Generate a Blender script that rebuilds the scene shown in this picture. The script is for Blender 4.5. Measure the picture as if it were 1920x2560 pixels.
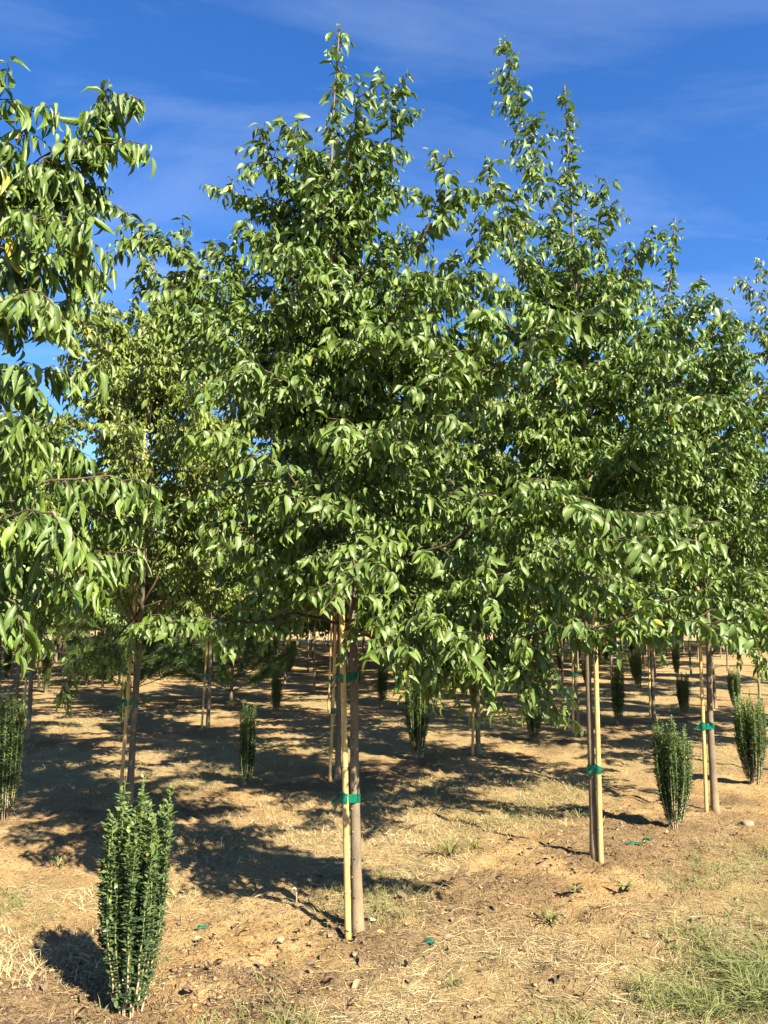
import bpy, math, random
import numpy as np
from mathutils import Vector, Matrix

# ---------------------------------------------------------------- camera, sky, sun, exposure
scene = bpy.context.scene
for o in list(bpy.data.objects):
    bpy.data.objects.remove(o)
col = scene.collection

cam_d = bpy.data.cameras.new('camera')
cam_d.sensor_fit = 'VERTICAL'
cam_d.sensor_height = 24.0
cam_d.lens = 18.03
cam_d.clip_end = 5000
cam = bpy.data.objects.new('camera', cam_d)
cam.location = (0, 0, 1.6)
cam.rotation_euler = (math.radians(90 + 7.8), 0, 0)
col.objects.link(cam)
scene.camera = cam

SUN_EL = math.radians(38)
SUN_AZ = math.radians(143)          # from +Y towards +X: behind the camera, to the right
world = bpy.data.worlds.new('World')
scene.world = world
world.use_nodes = True
nt = world.node_tree
nt.nodes.clear()
N = nt.nodes.new
sky = N('ShaderNodeTexSky'); sky.sky_type = 'NISHITA'; sky.sun_disc = False
sky.sun_elevation = SUN_EL; sky.sun_rotation = SUN_AZ
sky.altitude = 300; sky.air_density = 1.0; sky.dust_density = 0.3; sky.ozone_density = 3.0
hsv = N('ShaderNodeHueSaturation'); hsv.inputs['Saturation'].default_value = 1.30; hsv.inputs['Hue'].default_value = 0.511; hsv.inputs['Value'].default_value = 1.27
nt.links.new(sky.outputs[0], hsv.inputs['Color'])
# thin cirrus: noise on a flat layer high above the field
tc = N('ShaderNodeTexCoord')
sep = N('ShaderNodeSeparateXYZ'); nt.links.new(tc.outputs['Generated'], sep.inputs[0])
zz = N('ShaderNodeMath'); zz.operation = 'MAXIMUM'; zz.inputs[1].default_value = 0.06
nt.links.new(sep.outputs['Z'], zz.inputs[0])
dx = N('ShaderNodeMath'); dx.operation = 'DIVIDE'
dy = N('ShaderNodeMath'); dy.operation = 'DIVIDE'
nt.links.new(sep.outputs['X'], dx.inputs[0]); nt.links.new(zz.outputs[0], dx.inputs[1])
nt.links.new(sep.outputs['Y'], dy.inputs[0]); nt.links.new(zz.outputs[0], dy.inputs[1])
cmb = N('ShaderNodeCombineXYZ')
nt.links.new(dx.outputs[0], cmb.inputs[0]); nt.links.new(dy.outputs[0], cmb.inputs[1])
mp = N('ShaderNodeMapping'); mp.inputs['Rotation'].default_value = (0, 0, 0.5)
mp.inputs['Scale'].default_value = (0.55, 1.3, 1); mp.inputs['Location'].default_value = (0.35, 0.2, 0)
nt.links.new(cmb.outputs[0], mp.inputs[0])
n1 = N('ShaderNodeTexNoise'); n1.inputs['Scale'].default_value = 1.3; n1.inputs['Detail'].default_value = 7
n1.inputs['Roughness'].default_value = 0.6; n1.inputs['Distortion'].default_value = 0.5
nt.links.new(mp.outputs[0], n1.inputs['Vector'])
rp = N('ShaderNodeMapRange'); rp.inputs['From Min'].default_value = 0.46; rp.inputs['From Max'].default_value = 0.85
rp.inputs['To Max'].default_value = 0.26
nt.links.new(n1.outputs[0], rp.inputs['Value'])
mx = N('ShaderNodeMix'); mx.data_type = 'RGBA'
nt.links.new(rp.outputs[0], mx.inputs['Factor'])
nt.links.new(hsv.outputs[0], mx.inputs['A'])
mx.inputs['B'].default_value = (5.2, 6.0, 7.4, 1)
bg = N('ShaderNodeBackground'); bg.inputs['Strength'].default_value = 0.050
nt.links.new(mx.outputs['Result'], bg.inputs['Color'])
wo = N('ShaderNodeOutputWorld'); nt.links.new(bg.outputs[0], wo.inputs['Surface'])

sd = bpy.data.lights.new('sun', 'SUN')
sd.energy = 5.0; sd.angle = math.radians(0.53); sd.color = (1.0, 0.92, 0.76)
sun = bpy.data.objects.new('sun', sd); col.objects.link(sun)
sdir = Vector((math.sin(SUN_AZ) * math.cos(SUN_EL), math.cos(SUN_AZ) * math.cos(SUN_EL), math.sin(SUN_EL)))
sun.rotation_euler = (-sdir).to_track_quat('-Z', 'Y').to_euler()
sun.location = (6, -8, 12)

vs = scene.view_settings
vs.view_transform = 'Standard'; vs.look = 'None'; vs.exposure = 2.0; vs.gamma = 1.0
vs.use_curve_mapping = False
scene.cycles.max_bounces = 3; scene.cycles.diffuse_bounces = 1; scene.cycles.glossy_bounces = 2
scene.cycles.transmission_bounces = 3; scene.cycles.transparent_max_bounces = 4

# ---------------------------------------------------------------- helpers
rng = np.random.default_rng(11)
CAM = np.array([0.0, 0.0, 1.6])

def tag(o, label=None, cat=None, group=None, kind=None):
    if label: o['label'] = label
    if cat: o['category'] = cat
    if group: o['group'] = group
    if kind: o['kind'] = kind
    return o

def empty(name, loc, label=None, cat=None, group=None):
    o = bpy.data.objects.new(name, None)
    o.empty_display_size = 0.2
    o.location = tuple(loc); col.objects.link(o)
    return tag(o, label, cat, group)

def obj(name, me, parent=None, mat=None):
    if mat is not None and not me.materials: me.materials.append(mat)
    o = bpy.data.objects.new(name, me); col.objects.link(o)
    if parent is not None: o.parent = parent
    return o

def tri_mesh(name, V, T, uv=None, age=None, smooth=True, colour=None):
    V = np.ascontiguousarray(V, np.float32); T = np.ascontiguousarray(T, np.int32)
    me = bpy.data.meshes.new(name)
    me.vertices.add(len(V)); me.vertices.foreach_set('co', V.ravel())
    k = T.shape[1]
    me.loops.add(T.size); me.loops.foreach_set('vertex_index', T.ravel())
    me.polygons.add(len(T))
    me.polygons.foreach_set('loop_start', np.arange(0, T.size, k, dtype=np.int32))
    me.polygons.foreach_set('loop_total', np.full(len(T), k, np.int32))
    if smooth: me.polygons.foreach_set('use_smooth', np.ones(len(T), bool))
    if uv is not None:
        l = me.uv_layers.new(name='UVMap')
        l.data.foreach_set('uv', np.ascontiguousarray(uv[T.ravel()], np.float32).ravel())
    if age is not None:
        a = me.attributes.new('age', 'FLOAT', 'POINT')
        a.data.foreach_set('value', np.ascontiguousarray(age, np.float32))
    if colour is not None:
        a = me.attributes.new('cover', 'FLOAT_COLOR', 'POINT')
        a.data.foreach_set('color', np.ascontiguousarray(colour, np.float32).ravel())
    me.update(calc_edges=True)
    return me

def unit(v):
    v = np.asarray(v, float)
    return v / np.maximum(np.linalg.norm(v, axis=-1, keepdims=True), 1e-9)

def spline(P, n):
    """Catmull-Rom through the points, n samples."""
    P = np.asarray(P, float)
    Q = np.vstack([2 * P[0] - P[1], P, 2 * P[-1] - P[-2]])
    seg = len(P) - 1
    u = np.linspace(0, seg - 1e-6, n); i = u.astype(int); t = (u - i)[:, None]
    a, b, c, d = Q[i], Q[i + 1], Q[i + 2], Q[i + 3]
    return .5 * (2 * b + (c - a) * t + (2 * a - 5 * b + 4 * c - d) * t ** 2 + (3 * b - a - 3 * c + d) * t ** 3)

def tube(P, R, sides=8, cap=True):
    P = np.asarray(P, float); R = np.broadcast_to(np.asarray(R, float), (len(P),))
    T = unit(np.gradient(P, axis=0))
    ref = np.array([0, 0, 1.0]) if abs(T[0][2]) < .9 else np.array([1.0, 0, 0])
    A = np.empty_like(P); prev = ref
    for i in range(len(P)):
        v = prev - T[i] * prev.dot(T[i]); v = v / (np.linalg.norm(v) + 1e-9)
        A[i] = v; prev = v
    B = np.cross(T, A)
    th = np.arange(sides) * 2 * np.pi / sides
    V = P[:, None] + R[:, None, None] * (np.cos(th)[None, :, None] * A[:, None] + np.sin(th)[None, :, None] * B[:, None])
    V = V.reshape(-1, 3)
    n = len(P); tri = []
    i = np.arange(n - 1)[:, None] * sides; j = np.arange(sides)[None]; j2 = (j + 1) % sides
    a = i + j; b = i + j2; c = a + sides; d = b + sides
    tri = np.concatenate([np.stack([a, b, d], -1).reshape(-1, 3), np.stack([a, d, c], -1).reshape(-1, 3)])
    if cap:
        V = np.vstack([V, P[0], P[-1]])
        k = n * sides; jj = np.arange(sides)
        tri = np.concatenate([tri, np.stack([np.full(sides, k), (jj + 1) % sides, jj], -1),
                              np.stack([np.full(sides, k + 1), (n - 1) * sides + jj, (n - 1) * sides + (jj + 1) % sides], -1)])
    return V, tri

def join(parts):
    V, T, o = [], [], 0
    for v, t in parts:
        V.append(v); T.append(t + o); o += len(v)
    return np.vstack(V), np.vstack(T)

_tab = np.random.default_rng(5).random((256, 256))
def vnoise(x, y):
    xi = np.floor(x).astype(int); yi = np.floor(y).astype(int)
    fx = x - xi; fy = y - yi
    fx = fx * fx * (3 - 2 * fx); fy = fy * fy * (3 - 2 * fy)
    g = lambda a, b: _tab[a & 255, b & 255]
    return (g(xi, yi) * (1 - fx) + g(xi + 1, yi) * fx) * (1 - fy) + (g(xi, yi + 1) * (1 - fx) + g(xi + 1, yi + 1) * fx) * fy
def fbm(x, y, o=4):
    s = 0; a = .5
    for k in range(o):
        s = s + a * vnoise(x * 2 ** k + 17 * k, y * 2 ** k - 9 * k); a *= .5
    return s / (1 - .5 ** o)

# rows of trees run diagonally; 'across' is the signed distance in front of the first row
def across(x, y): return (x + .13) * .665 - (y - 4.1) * .747
ROWS = [0, -2.95, -7.0] + [-10.6 - 3.6 * k for k in range(12)]
def row_strip(x, y):
    d = across(x, y); m = np.zeros_like(d)
    for r in ROWS: m = np.maximum(m, np.exp(-((d - r) / .72) ** 2))
    return m
def sstep(a, b, x):
    t = np.clip((x - a) / (b - a), 0, 1); return t * t * (3 - 2 * t)
def lawn(x, y):
    x = np.asarray(x, float); y = np.asarray(y, float)
    d = across(x, y) + .35 * (fbm(x * 1.6 + 3, y * 1.6, 3) - .5) * 2 + .1 * (y - 3.5)
    return sstep(.92, 1.5, d)
def dry(x, y):
    x = np.asarray(x, float); y = np.asarray(y, float)
    m = 1 - row_strip(x, y)
    n = fbm(x * .9 + 40, y * .9 + 8, 4)
    m = np.clip(m * 1.1 + (n - .52) * 2.2, 0, 1)
    d = across(x, y)
    m = np.maximum(m, sstep(.60, .95, d + (fbm(x * 2, y * 2 + 5, 3) - .5) * .8))
    return m
def height(x, y, fine=True):
    x = np.asarray(x, float); y = np.asarray(y, float)
    h = .05 * (fbm(x * .35, y * .35, 3) - .5) + .035 * row_strip(x, y) + .035 * (fbm(x * 1.7 + 9, y * 1.7, 3) - .5)
    if fine:
        near = np.clip(1.4 - np.hypot(x, y) / 14, 0, 1)
        clod = fbm(x * 9, y * 9, 3) - .5
        rid = 1 - np.abs(2 * vnoise(x * 22 + 3 * vnoise(x * 5, y * 5), y * 22) - 1)
        h = h + near * (.075 * clod + .022 * (rid - .5) * sstep(.35, .7, vnoise(x * 2.1, y * 2.1)) + .012 * (vnoise(x * 45, y * 45) - .5))
    return h
def gz(x, y): return float(height(np.array([x]), np.array([y]))[0])

# ---------------------------------------------------------------- materials
def mat(name):
    m = bpy.data.materials.new(name); m.use_nodes = True
    n = m.node_tree; b = n.nodes['Principled BSDF']
    return m, n, b
def ramp(n, fac, stops):
    r = n.nodes.new('ShaderNodeValToRGB'); e = r.color_ramp.elements
    while len(e) < len(stops): e.new(.5)
    for k, (p, c) in enumerate(stops): e[k].position = p; e[k].color = (*c, 1)
    n.links.new(fac, r.inputs[0]); return r
def mixc(n, fac, a, b, mode='MIX'):
    m = n.nodes.new('ShaderNodeMix'); m.data_type = 'RGBA'; m.blend_type = mode
    for s, v in (('Factor', fac), ('A', a), ('B', b)):
        if isinstance(v, (int, float)): m.inputs[s].default_value = v
        elif isinstance(v, tuple): m.inputs[s].default_value = (*v, 1)
        else: n.links.new(v, m.inputs[s])
    return m.outputs['Result']
def math_(n, op, a, b=None):
    m = n.nodes.new('ShaderNodeMath'); m.operation = op
    for i, v in enumerate((a, b)):
        if v is None: continue
        if isinstance(v, (int, float)): m.inputs[i].default_value = v
        else: n.links.new(v, m.inputs[i])
    return m.outputs[0]
def noise(n, vec, scale, detail=4, rough=.55):
    t = n.nodes.new('ShaderNodeTexNoise'); t.inputs['Scale'].default_value = scale
    t.inputs['Detail'].default_value = detail; t.inputs['Roughness'].default_value = rough
    if vec is not None: n.links.new(vec, t.inputs['Vector'])
    return t.outputs[0]
def bump(n, b, h, strength, dist):
    u = n.nodes.new('ShaderNodeBump'); u.inputs['Strength'].default_value = strength; u.inputs['Distance'].default_value = dist
    n.links.new(h, u.inputs['Height']); n.links.new(u.outputs[0], b.inputs['Normal'])

def leaf_material(name, old, young, back, trans, tfac=.32, rough=.42, veins=True, spec=.4):
    m, n, b = mat(name)
    geo = n.nodes.new('ShaderNodeNewGeometry'); oi = n.nodes.new('ShaderNodeObjectInfo')
    at = n.nodes.new('ShaderNodeAttribute'); at.attribute_name = 'age'
    rnd = math_(n, 'FRACT', math_(n, 'ADD', geo.outputs['Random Per Island'], oi.outputs['Random']))
    c = mixc(n, at.outputs['Fac'], old, young)
    c = mixc(n, math_(n, 'MULTIPLY', math_(n, 'POWER', rnd, 3.0), .55), c, tuple(min(1, v * 1.7) for v in young))
    dark = math_(n, 'MULTIPLY', math_(n, 'FRACT', math_(n, 'MULTIPLY', rnd, 7.31)), .35)
    c = mixc(n, dark, c, tuple(v * .55 for v in old))
    # the odd leaf has turned yellow
    yel = math_(n, 'GREATER_THAN', math_(n, 'FRACT', math_(n, 'MULTIPLY', rnd, 53.7)), .993)
    c = mixc(n, yel, c, (.42, .34, .03))
    if veins:
        uv = n.nodes.new('ShaderNodeUVMap'); uv.uv_map = 'UVMap'
        sp = n.nodes.new('ShaderNodeSeparateXYZ'); n.links.new(uv.outputs[0], sp.inputs[0])
        v = math_(n, 'ABSOLUTE', math_(n, 'SUBTRACT', sp.outputs[1], .5))
        ph = math_(n, 'SUBTRACT', math_(n, 'MULTIPLY', sp.outputs[0], 46.0), math_(n, 'MULTIPLY', v, 34.0))
        lat = math_(n, 'POWER', math_(n, 'MULTIPLY', math_(n, 'ADD', math_(n, 'SINE', ph), 1.0), .5), 6.0)
        mid = math_(n, 'LESS_THAN', v, .035)
        vv = math_(n, 'MAXIMUM', math_(n, 'MULTIPLY', lat, .6), mid)
        c = mixc(n, math_(n, 'MULTIPLY', vv, .45), c, tuple(min(1, q * 1.9) for q in young))
        pass
    cb = mixc(n, geo.outputs['Backfacing'], c, mixc(n, .65, c, back))
    n.links.new(cb, b.inputs['Base Color'])
    b.inputs['Roughness'].default_value = rough
    b.inputs['Specular IOR Level'].default_value = spec
    tr = n.nodes.new('ShaderNodeBsdfTranslucent')
    tcx = mixc(n, yel, mixc(n, .3, trans, c), (.45, .36, .03)); n.links.new(tcx, tr.inputs['Color'])
    mxs = n.nodes.new('ShaderNodeMixShader'); mxs.inputs[0].default_value = tfac
    out = n.nodes['Material Output']
    n.links.new(b.outputs[0], mxs.inputs[1]); n.links.new(tr.outputs[0], mxs.inputs[2])
    n.links.new(mxs.outputs[0], out.inputs['Surface'])
    return m

M = {}
M['leaf'] = leaf_material('tree_leaf', (.031, .064, .010), (.130, .192, .028), (.105, .150, .042), (.17, .30, .015), tfac=.16, rough=.45, spec=.34)
M['leaf_yellow'] = leaf_material('tree_leaf_pale', (.050, .088, .014), (.180, .225, .036), (.15, .18, .05), (.25, .33, .025), tfac=.18, rough=.45, spec=.34)
M['holly'] = leaf_material('holly_leaf', (.034, .058, .016), (.27, .35, .08), (.05, .08, .04), (.10, .18, .04), tfac=.12, rough=.45, veins=False, spec=.4)
M['needle'] = leaf_material('pine_needle', (.055, .105, .030), (.10, .17, .04), (.07, .12, .035), (.14, .22, .04), tfac=.2, veins=False)
M['grass'] = leaf_material('green_grass', (.095, .115, .032), (.32, .28, .115), (.15, .17, .06), (.25, .28, .06), tfac=.25, rough=.55, veins=False, spec=.25)

def straw_material(name, a, b_, c_):
    m, n, b = mat(name)
    geo = n.nodes.new('ShaderNodeNewGeometry')
    r = ramp(n, geo.outputs['Random Per Island'], [(0, a), (.5, b_), (1, c_)])
    n.links.new(r.outputs[0], b.inputs['Base Color']); b.inputs['Roughness'].default_value = .7
    b.inputs['Specular IOR Level'].default_value = .2
    return m
M['straw'] = straw_material('dry_straw', (.15, .105, .05), (.33, .25, .12), (.52, .42, .225))
M['litter'] = straw_material('dark_litter', (.05, .033, .02), (.13, .085, .048), (.27, .19, .11))
M['clod'] = straw_material('soil_crumb', (.12, .08, .042), (.26, .165, .075), (.38, .25, .115))

def bark_material(name, a, b_, spots, sc=60):
    m, n, b = mat(name)
    tcn = n.nodes.new('ShaderNodeTexCoord')
    mpn = n.nodes.new('ShaderNodeMapping'); mpn.inputs['Scale'].default_value = (1, 1, .35)
    n.links.new(tcn.outputs['Object'], mpn.inputs[0])
    f = noise(n, mpn.outputs[0], sc * .35, 6, .65)
    c = ramp(n, f, [(.3, a), (.7, b_)]).outputs[0]
    vo = n.nodes.new('ShaderNodeTexVoronoi'); vo.inputs['Scale'].default_value = sc * 2.2
    n.links.new(tcn.outputs['Object'], vo.inputs['Vector'])
    dot = math_(n, 'LESS_THAN', vo.outputs['Distance'], .22)
    c = mixc(n, math_(n, 'MULTIPLY', dot, .55), c, spots)
    # soil splashed on the foot of the stem
    sp = n.nodes.new('ShaderNodeSeparateXYZ'); n.links.new(tcn.outputs['Object'], sp.inputs[0])
    mr = n.nodes.new('ShaderNodeMapRange'); mr.inputs['From Min'].default_value = .35; mr.inputs['From Max'].default_value = 0
    n.links.new(sp.outputs[2], mr.inputs['Value'])
    c = mixc(n, math_(n, 'MULTIPLY', mr.outputs[0], .5), c, (.33, .225, .12))
    n.links.new(c, b.inputs['Base Color']); b.inputs['Roughness'].default_value = .85
    b.inputs['Specular IOR Level'].default_value = .2
    bump(n, b, math_(n, 'ADD', noise(n, mpn.outputs[0], sc * 2, 5), dot), .5, .003)
    return m
M['bark'] = bark_material('grey_bark', (.085, .064, .040), (.19, .148, .095), (.34, .275, .185))
M['twig'] = bark_material('twig_bark', (.045, .032, .021), (.10, .072, .045), (.14, .105, .07))
M['stem'] = bark_material('pale_stem', (.27, .20, .115), (.42, .32, .20), (.45, .36, .23))
_n = M['stem'].node_tree; _b = _n.nodes['Principled BSDF']                 # young wood above is green
_old = _b.inputs['Base Color'].links[0].from_socket
_tc = _n.nodes.new('ShaderNodeTexCoord'); _sp = _n.nodes.new('ShaderNodeSeparateXYZ'); _n.links.new(_tc.outputs['Object'], _sp.inputs[0])
_mr = _n.nodes.new('ShaderNodeMapRange'); _mr.inputs['From Min'].default_value = .16; _mr.inputs['From Max'].default_value = .34
_n.links.new(_sp.outputs[2], _mr.inputs['Value'])
_n.links.new(mixc(_n, _mr.outputs[0], _old, (.13, .17, .05)), _b.inputs['Base Color'])

m, n, b = mat('bamboo')
tcn = n.nodes.new('ShaderNodeTexCoord')
mpn = n.nodes.new('ShaderNodeMapping'); mpn.inputs['Scale'].default_value = (1, 1, .06)
n.links.new(tcn.outputs['Object'], mpn.inputs[0])
c = ramp(n, noise(n, mpn.outputs[0], 90, 5, .6), [(.3, (.37, .235, .08)), (.7, (.55, .38, .145))]).outputs[0]
blot = ramp(n, noise(n, tcn.outputs['Object'], 7, 5, .7), [(.5, (1, 1, 1)), (.75, (.55, .45, .36))]).outputs[0]
n.links.new(mixc(n, 1.0, c, blot, 'MULTIPLY'), b.inputs['Base Color'])
b.inputs['Roughness'].default_value = .42; b.inputs['Specular IOR Level'].default_value = .35
M['bamboo'] = m
m, n, b = mat('bamboo_node')
b.inputs['Base Color'].default_value = (.36, .24, .11, 1); b.inputs['Roughness'].default_value = .6
M['bamboo_node'] = m
m, n, b = mat('green_tape')
tcn = n.nodes.new('ShaderNodeTexCoord')
c = ramp(n, noise(n, tcn.outputs['Object'], 40, 3), [(.35, (.0, .085, .048)), (.7, (.004, .17, .105))]).outputs[0]
n.links.new(c, b.inputs['Base Color']); b.inputs['Roughness'].default_value = .28
bump(n, b, noise(n, tcn.outputs['Object'], 60, 3), .5, .002)
tr = n.nodes.new('ShaderNodeBsdfTranslucent'); tr.inputs[0].default_value = (.0, .22, .13, 1)
ms = n.nodes.new('ShaderNodeMixShader'); ms.inputs[0].default_value = .3
n.links.new(b.outputs[0], ms.inputs[1]); n.links.new(tr.outputs[0], ms.inputs[2])
n.links.new(ms.outputs[0], n.nodes['Material Output'].inputs['Surface'])
M['tape'] = m
m, n, b = mat('dead_leaf')
geo = n.nodes.new('ShaderNodeNewGeometry'); oi = n.nodes.new('ShaderNodeObjectInfo')
c = ramp(n, oi.outputs['Random'], [(0, (.075, .048, .028)), (.6, (.14, .09, .05)), (1, (.26, .17, .09))]).outputs[0]
n.links.new(c, b.inputs['Base Color']); b.inputs['Roughness'].default_value = .7
M['dead'] = m
m, n, b = mat('yellow_fallen_leaf')
b.inputs['Base Color'].default_value = (.55, .45, .05, 1); b.inputs['Roughness'].default_value = .5
M['yellow'] = m
m, n, b = mat('pale_scrap')
b.inputs['Base Color'].default_value = (.46, .37, .24, 1); b.inputs['Roughness'].default_value = .6
M['pale'] = m
m, n, b = mat('field_stone')
tcn = n.nodes.new('ShaderNodeTexCoord')
c = ramp(n, noise(n, tcn.outputs['Object'], 25, 5), [(.3, (.17, .115, .06)), (.7, (.30, .21, .115))]).outputs[0]
n.links.new(c, b.inputs['Base Color']); b.inputs['Roughness'].default_value = .9
M['stone'] = m

m, n, b = mat('sandy_soil')
tcn = n.nodes.new('ShaderNodeTexCoord'); ob = tcn.outputs['Object']
att = n.nodes.new('ShaderNodeAttribute'); att.attribute_name = 'cover'
sp = n.nodes.new('ShaderNodeSeparateColor'); n.links.new(att.outputs['Color'], sp.inputs[0])
soil = ramp(n, noise(n, ob, 2.2, 8, .62), [(.3, (.33, .20, .08)), (.5, (.49, .315, .135)), (.7, (.62, .435, .21))]).outputs[0]
fine = ramp(n, noise(n, ob, 55, 7, .75), [(.40, (.28, .24, .20)), (.50, (1, 1, 1)), (.75, (1.0, 1.0, 1.0))]).outputs[0]
soil = mixc(n, .8, soil, fine, 'MULTIPLY')
mpn = n.nodes.new('ShaderNodeMapping'); mpn.inputs['Scale'].default_value = (1, 3.5, 1); mpn.inputs['Rotation'].default_value = (0, 0, .7)
n.links.new(ob, mpn.inputs[0])
st = ramp(n, noise(n, mpn.outputs[0], 30, 7, .7), [(.3, (.16, .105, .05)), (.5, (.36, .26, .12)), (.72, (.52, .40, .20))]).outputs[0]
base = mixc(n, math_(n, 'MULTIPLY', sp.outputs[0], .8), soil, st)
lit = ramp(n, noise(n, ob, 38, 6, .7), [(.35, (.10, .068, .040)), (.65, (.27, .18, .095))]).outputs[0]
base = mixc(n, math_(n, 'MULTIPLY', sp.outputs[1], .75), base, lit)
gr = ramp(n, noise(n, ob, 45, 5, .7), [(.35, (.07, .06, .028)), (.7, (.26, .205, .095))]).outputs[0]
base = mixc(n, math_(n, 'MULTIPLY', sp.outputs[2], .8), base, gr)
n.links.new(base, b.inputs['Base Color']); b.inputs['Roughness'].default_value = .95
b.inputs['Specular IOR Level'].default_value = .1
bump(n, b, math_(n, 'ADD', noise(n, ob, 28, 8, .7), noise(n, ob, 110, 4, .7)), 1.0, .03)
M['soil'] = m

# ---------------------------------------------------------------- ground: one sheet out to the horizon
def litter(x, y):
    n = fbm(x * 2.3 + 70, y * 2.3 + 31, 4)
    d = across(x, y)
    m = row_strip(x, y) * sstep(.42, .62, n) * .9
    m = np.maximum(m, np.exp(-(((x - .35) / .55) ** 2 + ((y - 4.45) / .28) ** 2)) * .9)
    for bx, by in ((-.13, 4.1), (1.38, 5.3), (2.72, 6.59), (2.16, 5.98), (-1.01, 3.29)):
        m = np.maximum(m, np.exp(-((x - bx) ** 2 + (y - by) ** 2) / .035))
    m = np.maximum(m, np.exp(-(((x - 2.6) / .9) ** 2 + ((y - 6.2) / .4) ** 2)) * .6)
    return m
rad = np.concatenate([np.array([0.05, .4, .8]), np.exp(np.arange(math.log(1.2), math.log(34), .0062)), np.exp(np.arange(math.log(34.3), math.log(2500), .05))])
front = np.radians(np.arange(-40, 40.01, .36))
back = np.radians(np.linspace(40, 320, 46)[1:-1])
ang = np.concatenate([front, back])
R_, A_ = np.meshgrid(rad, ang, indexing='ij')
gx = R_ * np.sin(A_); gy = R_ * np.cos(A_)
fade = np.clip((120 - R_) / 80, 0, 1)
gh = height(gx, gy) * fade
nr, na = gx.shape
V = np.stack([gx, gy, gh], -1).reshape(-1, 3)
i = np.arange(nr - 1)[:, None] * na; j = np.arange(na)[None]; j2 = (j + 1) % na
Q = np.stack([i + j, i + na + j, i + na + j2, i + j2], -1).reshape(-1, 4)[:, ::-1]
V = np.vstack([V, [0, 0, gh[0].mean()]])
cover = np.zeros((len(V), 4)); cover[:, 3] = 1
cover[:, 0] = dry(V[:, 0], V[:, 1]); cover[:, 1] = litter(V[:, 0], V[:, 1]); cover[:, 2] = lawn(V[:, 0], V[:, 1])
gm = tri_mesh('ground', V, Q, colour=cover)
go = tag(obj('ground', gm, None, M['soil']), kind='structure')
go['label'] = 'sandy orange soil of the tree nursery with dry straw between the rows'

# ---------------------------------------------------------------- leaves
def leaf_template(stations, bend, fold, twist=0., serr=0., wide=1., wave=0., petiole=.10):
    ts = np.asarray(stations, float)
    pt = [0, .05, .16, .33, .52, .72, .88, 1]; pw = [.0, .115, .19, .205, .172, .105, .042, 0]
    x = z = 0.; X = []; Z = []; prev = 0
    for t in ts:
        for q in np.linspace(prev, t, 5)[1:]:
            a = bend * (q ** 1.2); dl = (t - prev) / 4
            x += dl * math.cos(a); z -= dl * math.sin(a)
        prev = t; X.append(x); Z.append(z)
    verts = [(-petiole, 0, .012), (0, 0, 0)]; uv = [(0, .5), (0, .5)]
    verts = [(0, 0, 0)]; uv = [(0, .5)]; tris = []
    n = len(ts)
    for k, t in enumerate(ts[:-1]):
        w = float(np.interp(t, pt, pw)) * wide
        if serr and k % 2: w *= 1 - serr
        a = bend * t ** 1.2; tw = twist * t
        wv = wave * math.sin(9 * t)
        for s in (-1, 0, 1):
            yy = s * w; up = abs(s) * w * fold + s * wv * w
            y2 = yy * math.cos(tw) - up * math.sin(tw); z2 = yy * math.sin(tw) + up * math.cos(tw)
            verts.append((X[k] + petiole + z2 * math.sin(a), y2, Z[k] + z2 * math.cos(a)))
            uv.append((t, .5 + s * .5 * w / .205))
    verts.append((X[-1] + petiole, 0, Z[-1])); uv.append((1, .5))
    tip = len(verts) - 1
    tris += [(0, 2, 1), (0, 3, 2)]
    for k in range(n - 2):
        a = 1 + 3 * k; c = a + 3
        tris += [(a, a + 1, c + 1), (a, c + 1, c), (a + 1, a + 2, c + 2), (a + 1, c + 2, c + 1)]
    a = 1 + 3 * (n - 2)
    tris += [(a, a + 1, tip), (a + 1, a + 2, tip)]
    V = np.array(verts); V[:, 0] /= (1 + petiole) * .97
    return V, np.array(tris), np.array(uv)

shapes = [(.5, .45, .3, .9, .1), (.9, .65, -.5, .84, .25), (1.3, .55, .5, .92, .3), (.3, .9, -.25, .78, .1), (.75, .35, .7, .95, .4), (1.6, .8, -.8, .74, .25)]
COARSE = [leaf_template([.10, .32, .62, 1], b_, f_, t_, 0, w_, v_) for b_, f_, t_, w_, v_ in shapes]
LIGHT = [leaf_template([.16, .55, 1], b_, f_, t_, 0, w_ * 1.05, v_) for b_, f_, t_, w_, v_ in shapes]
hang_shapes = [(.5, 1.0, .5, .62, .3), (.9, 1.3, -.9, .58, .4), (1.2, .8, 1.0, .66, .4), (.2, 1.5, -.3, .55, .2), (1.5, 1.0, .8, .6, .5)]
HANG = [leaf_template([.10, .32, .62, 1], *q[:3], 0, *q[3:]) for q in hang_shapes]
FINEST = np.concatenate([np.linspace(.03, .92, 17), [1]])
FINE = [leaf_template(FINEST, b_, f_, t_, .07, w_, v_) for b_, f_, t_, w_, v_ in shapes]
FINE_HANG = [leaf_template(FINEST, *q[:3], .07, *q[3:]) for q in hang_shapes]
small_shapes = [(.3, .3, .1, 1.05, 0), (.6, .2, -.1, 1.15, 0)]
def oval(bend):
    V, T, U = leaf_template([.25, .65, 1], bend, .25, 0, 0, 1.15, 0, .02)
    V = V.copy(); V[4:7, 1] *= 1.55
    return V, T, U
SMALL = [oval(.3), oval(-.25), oval(.7)]

_leafcache = {}
def leaf_mesh(kind, v, agek, material):
    key = (kind, v, agek, material)
    if key not in _leafcache:
        src = {'fine': FINE, 'small': SMALL, 'hang': FINE_HANG}[kind][v]
        me = tri_mesh('leaf', src[0], src[1], src[2], np.full(len(src[0]), agek))
        me.materials.append(M[material]); _leafcache[key] = me
    return _leafcache[key]

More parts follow.
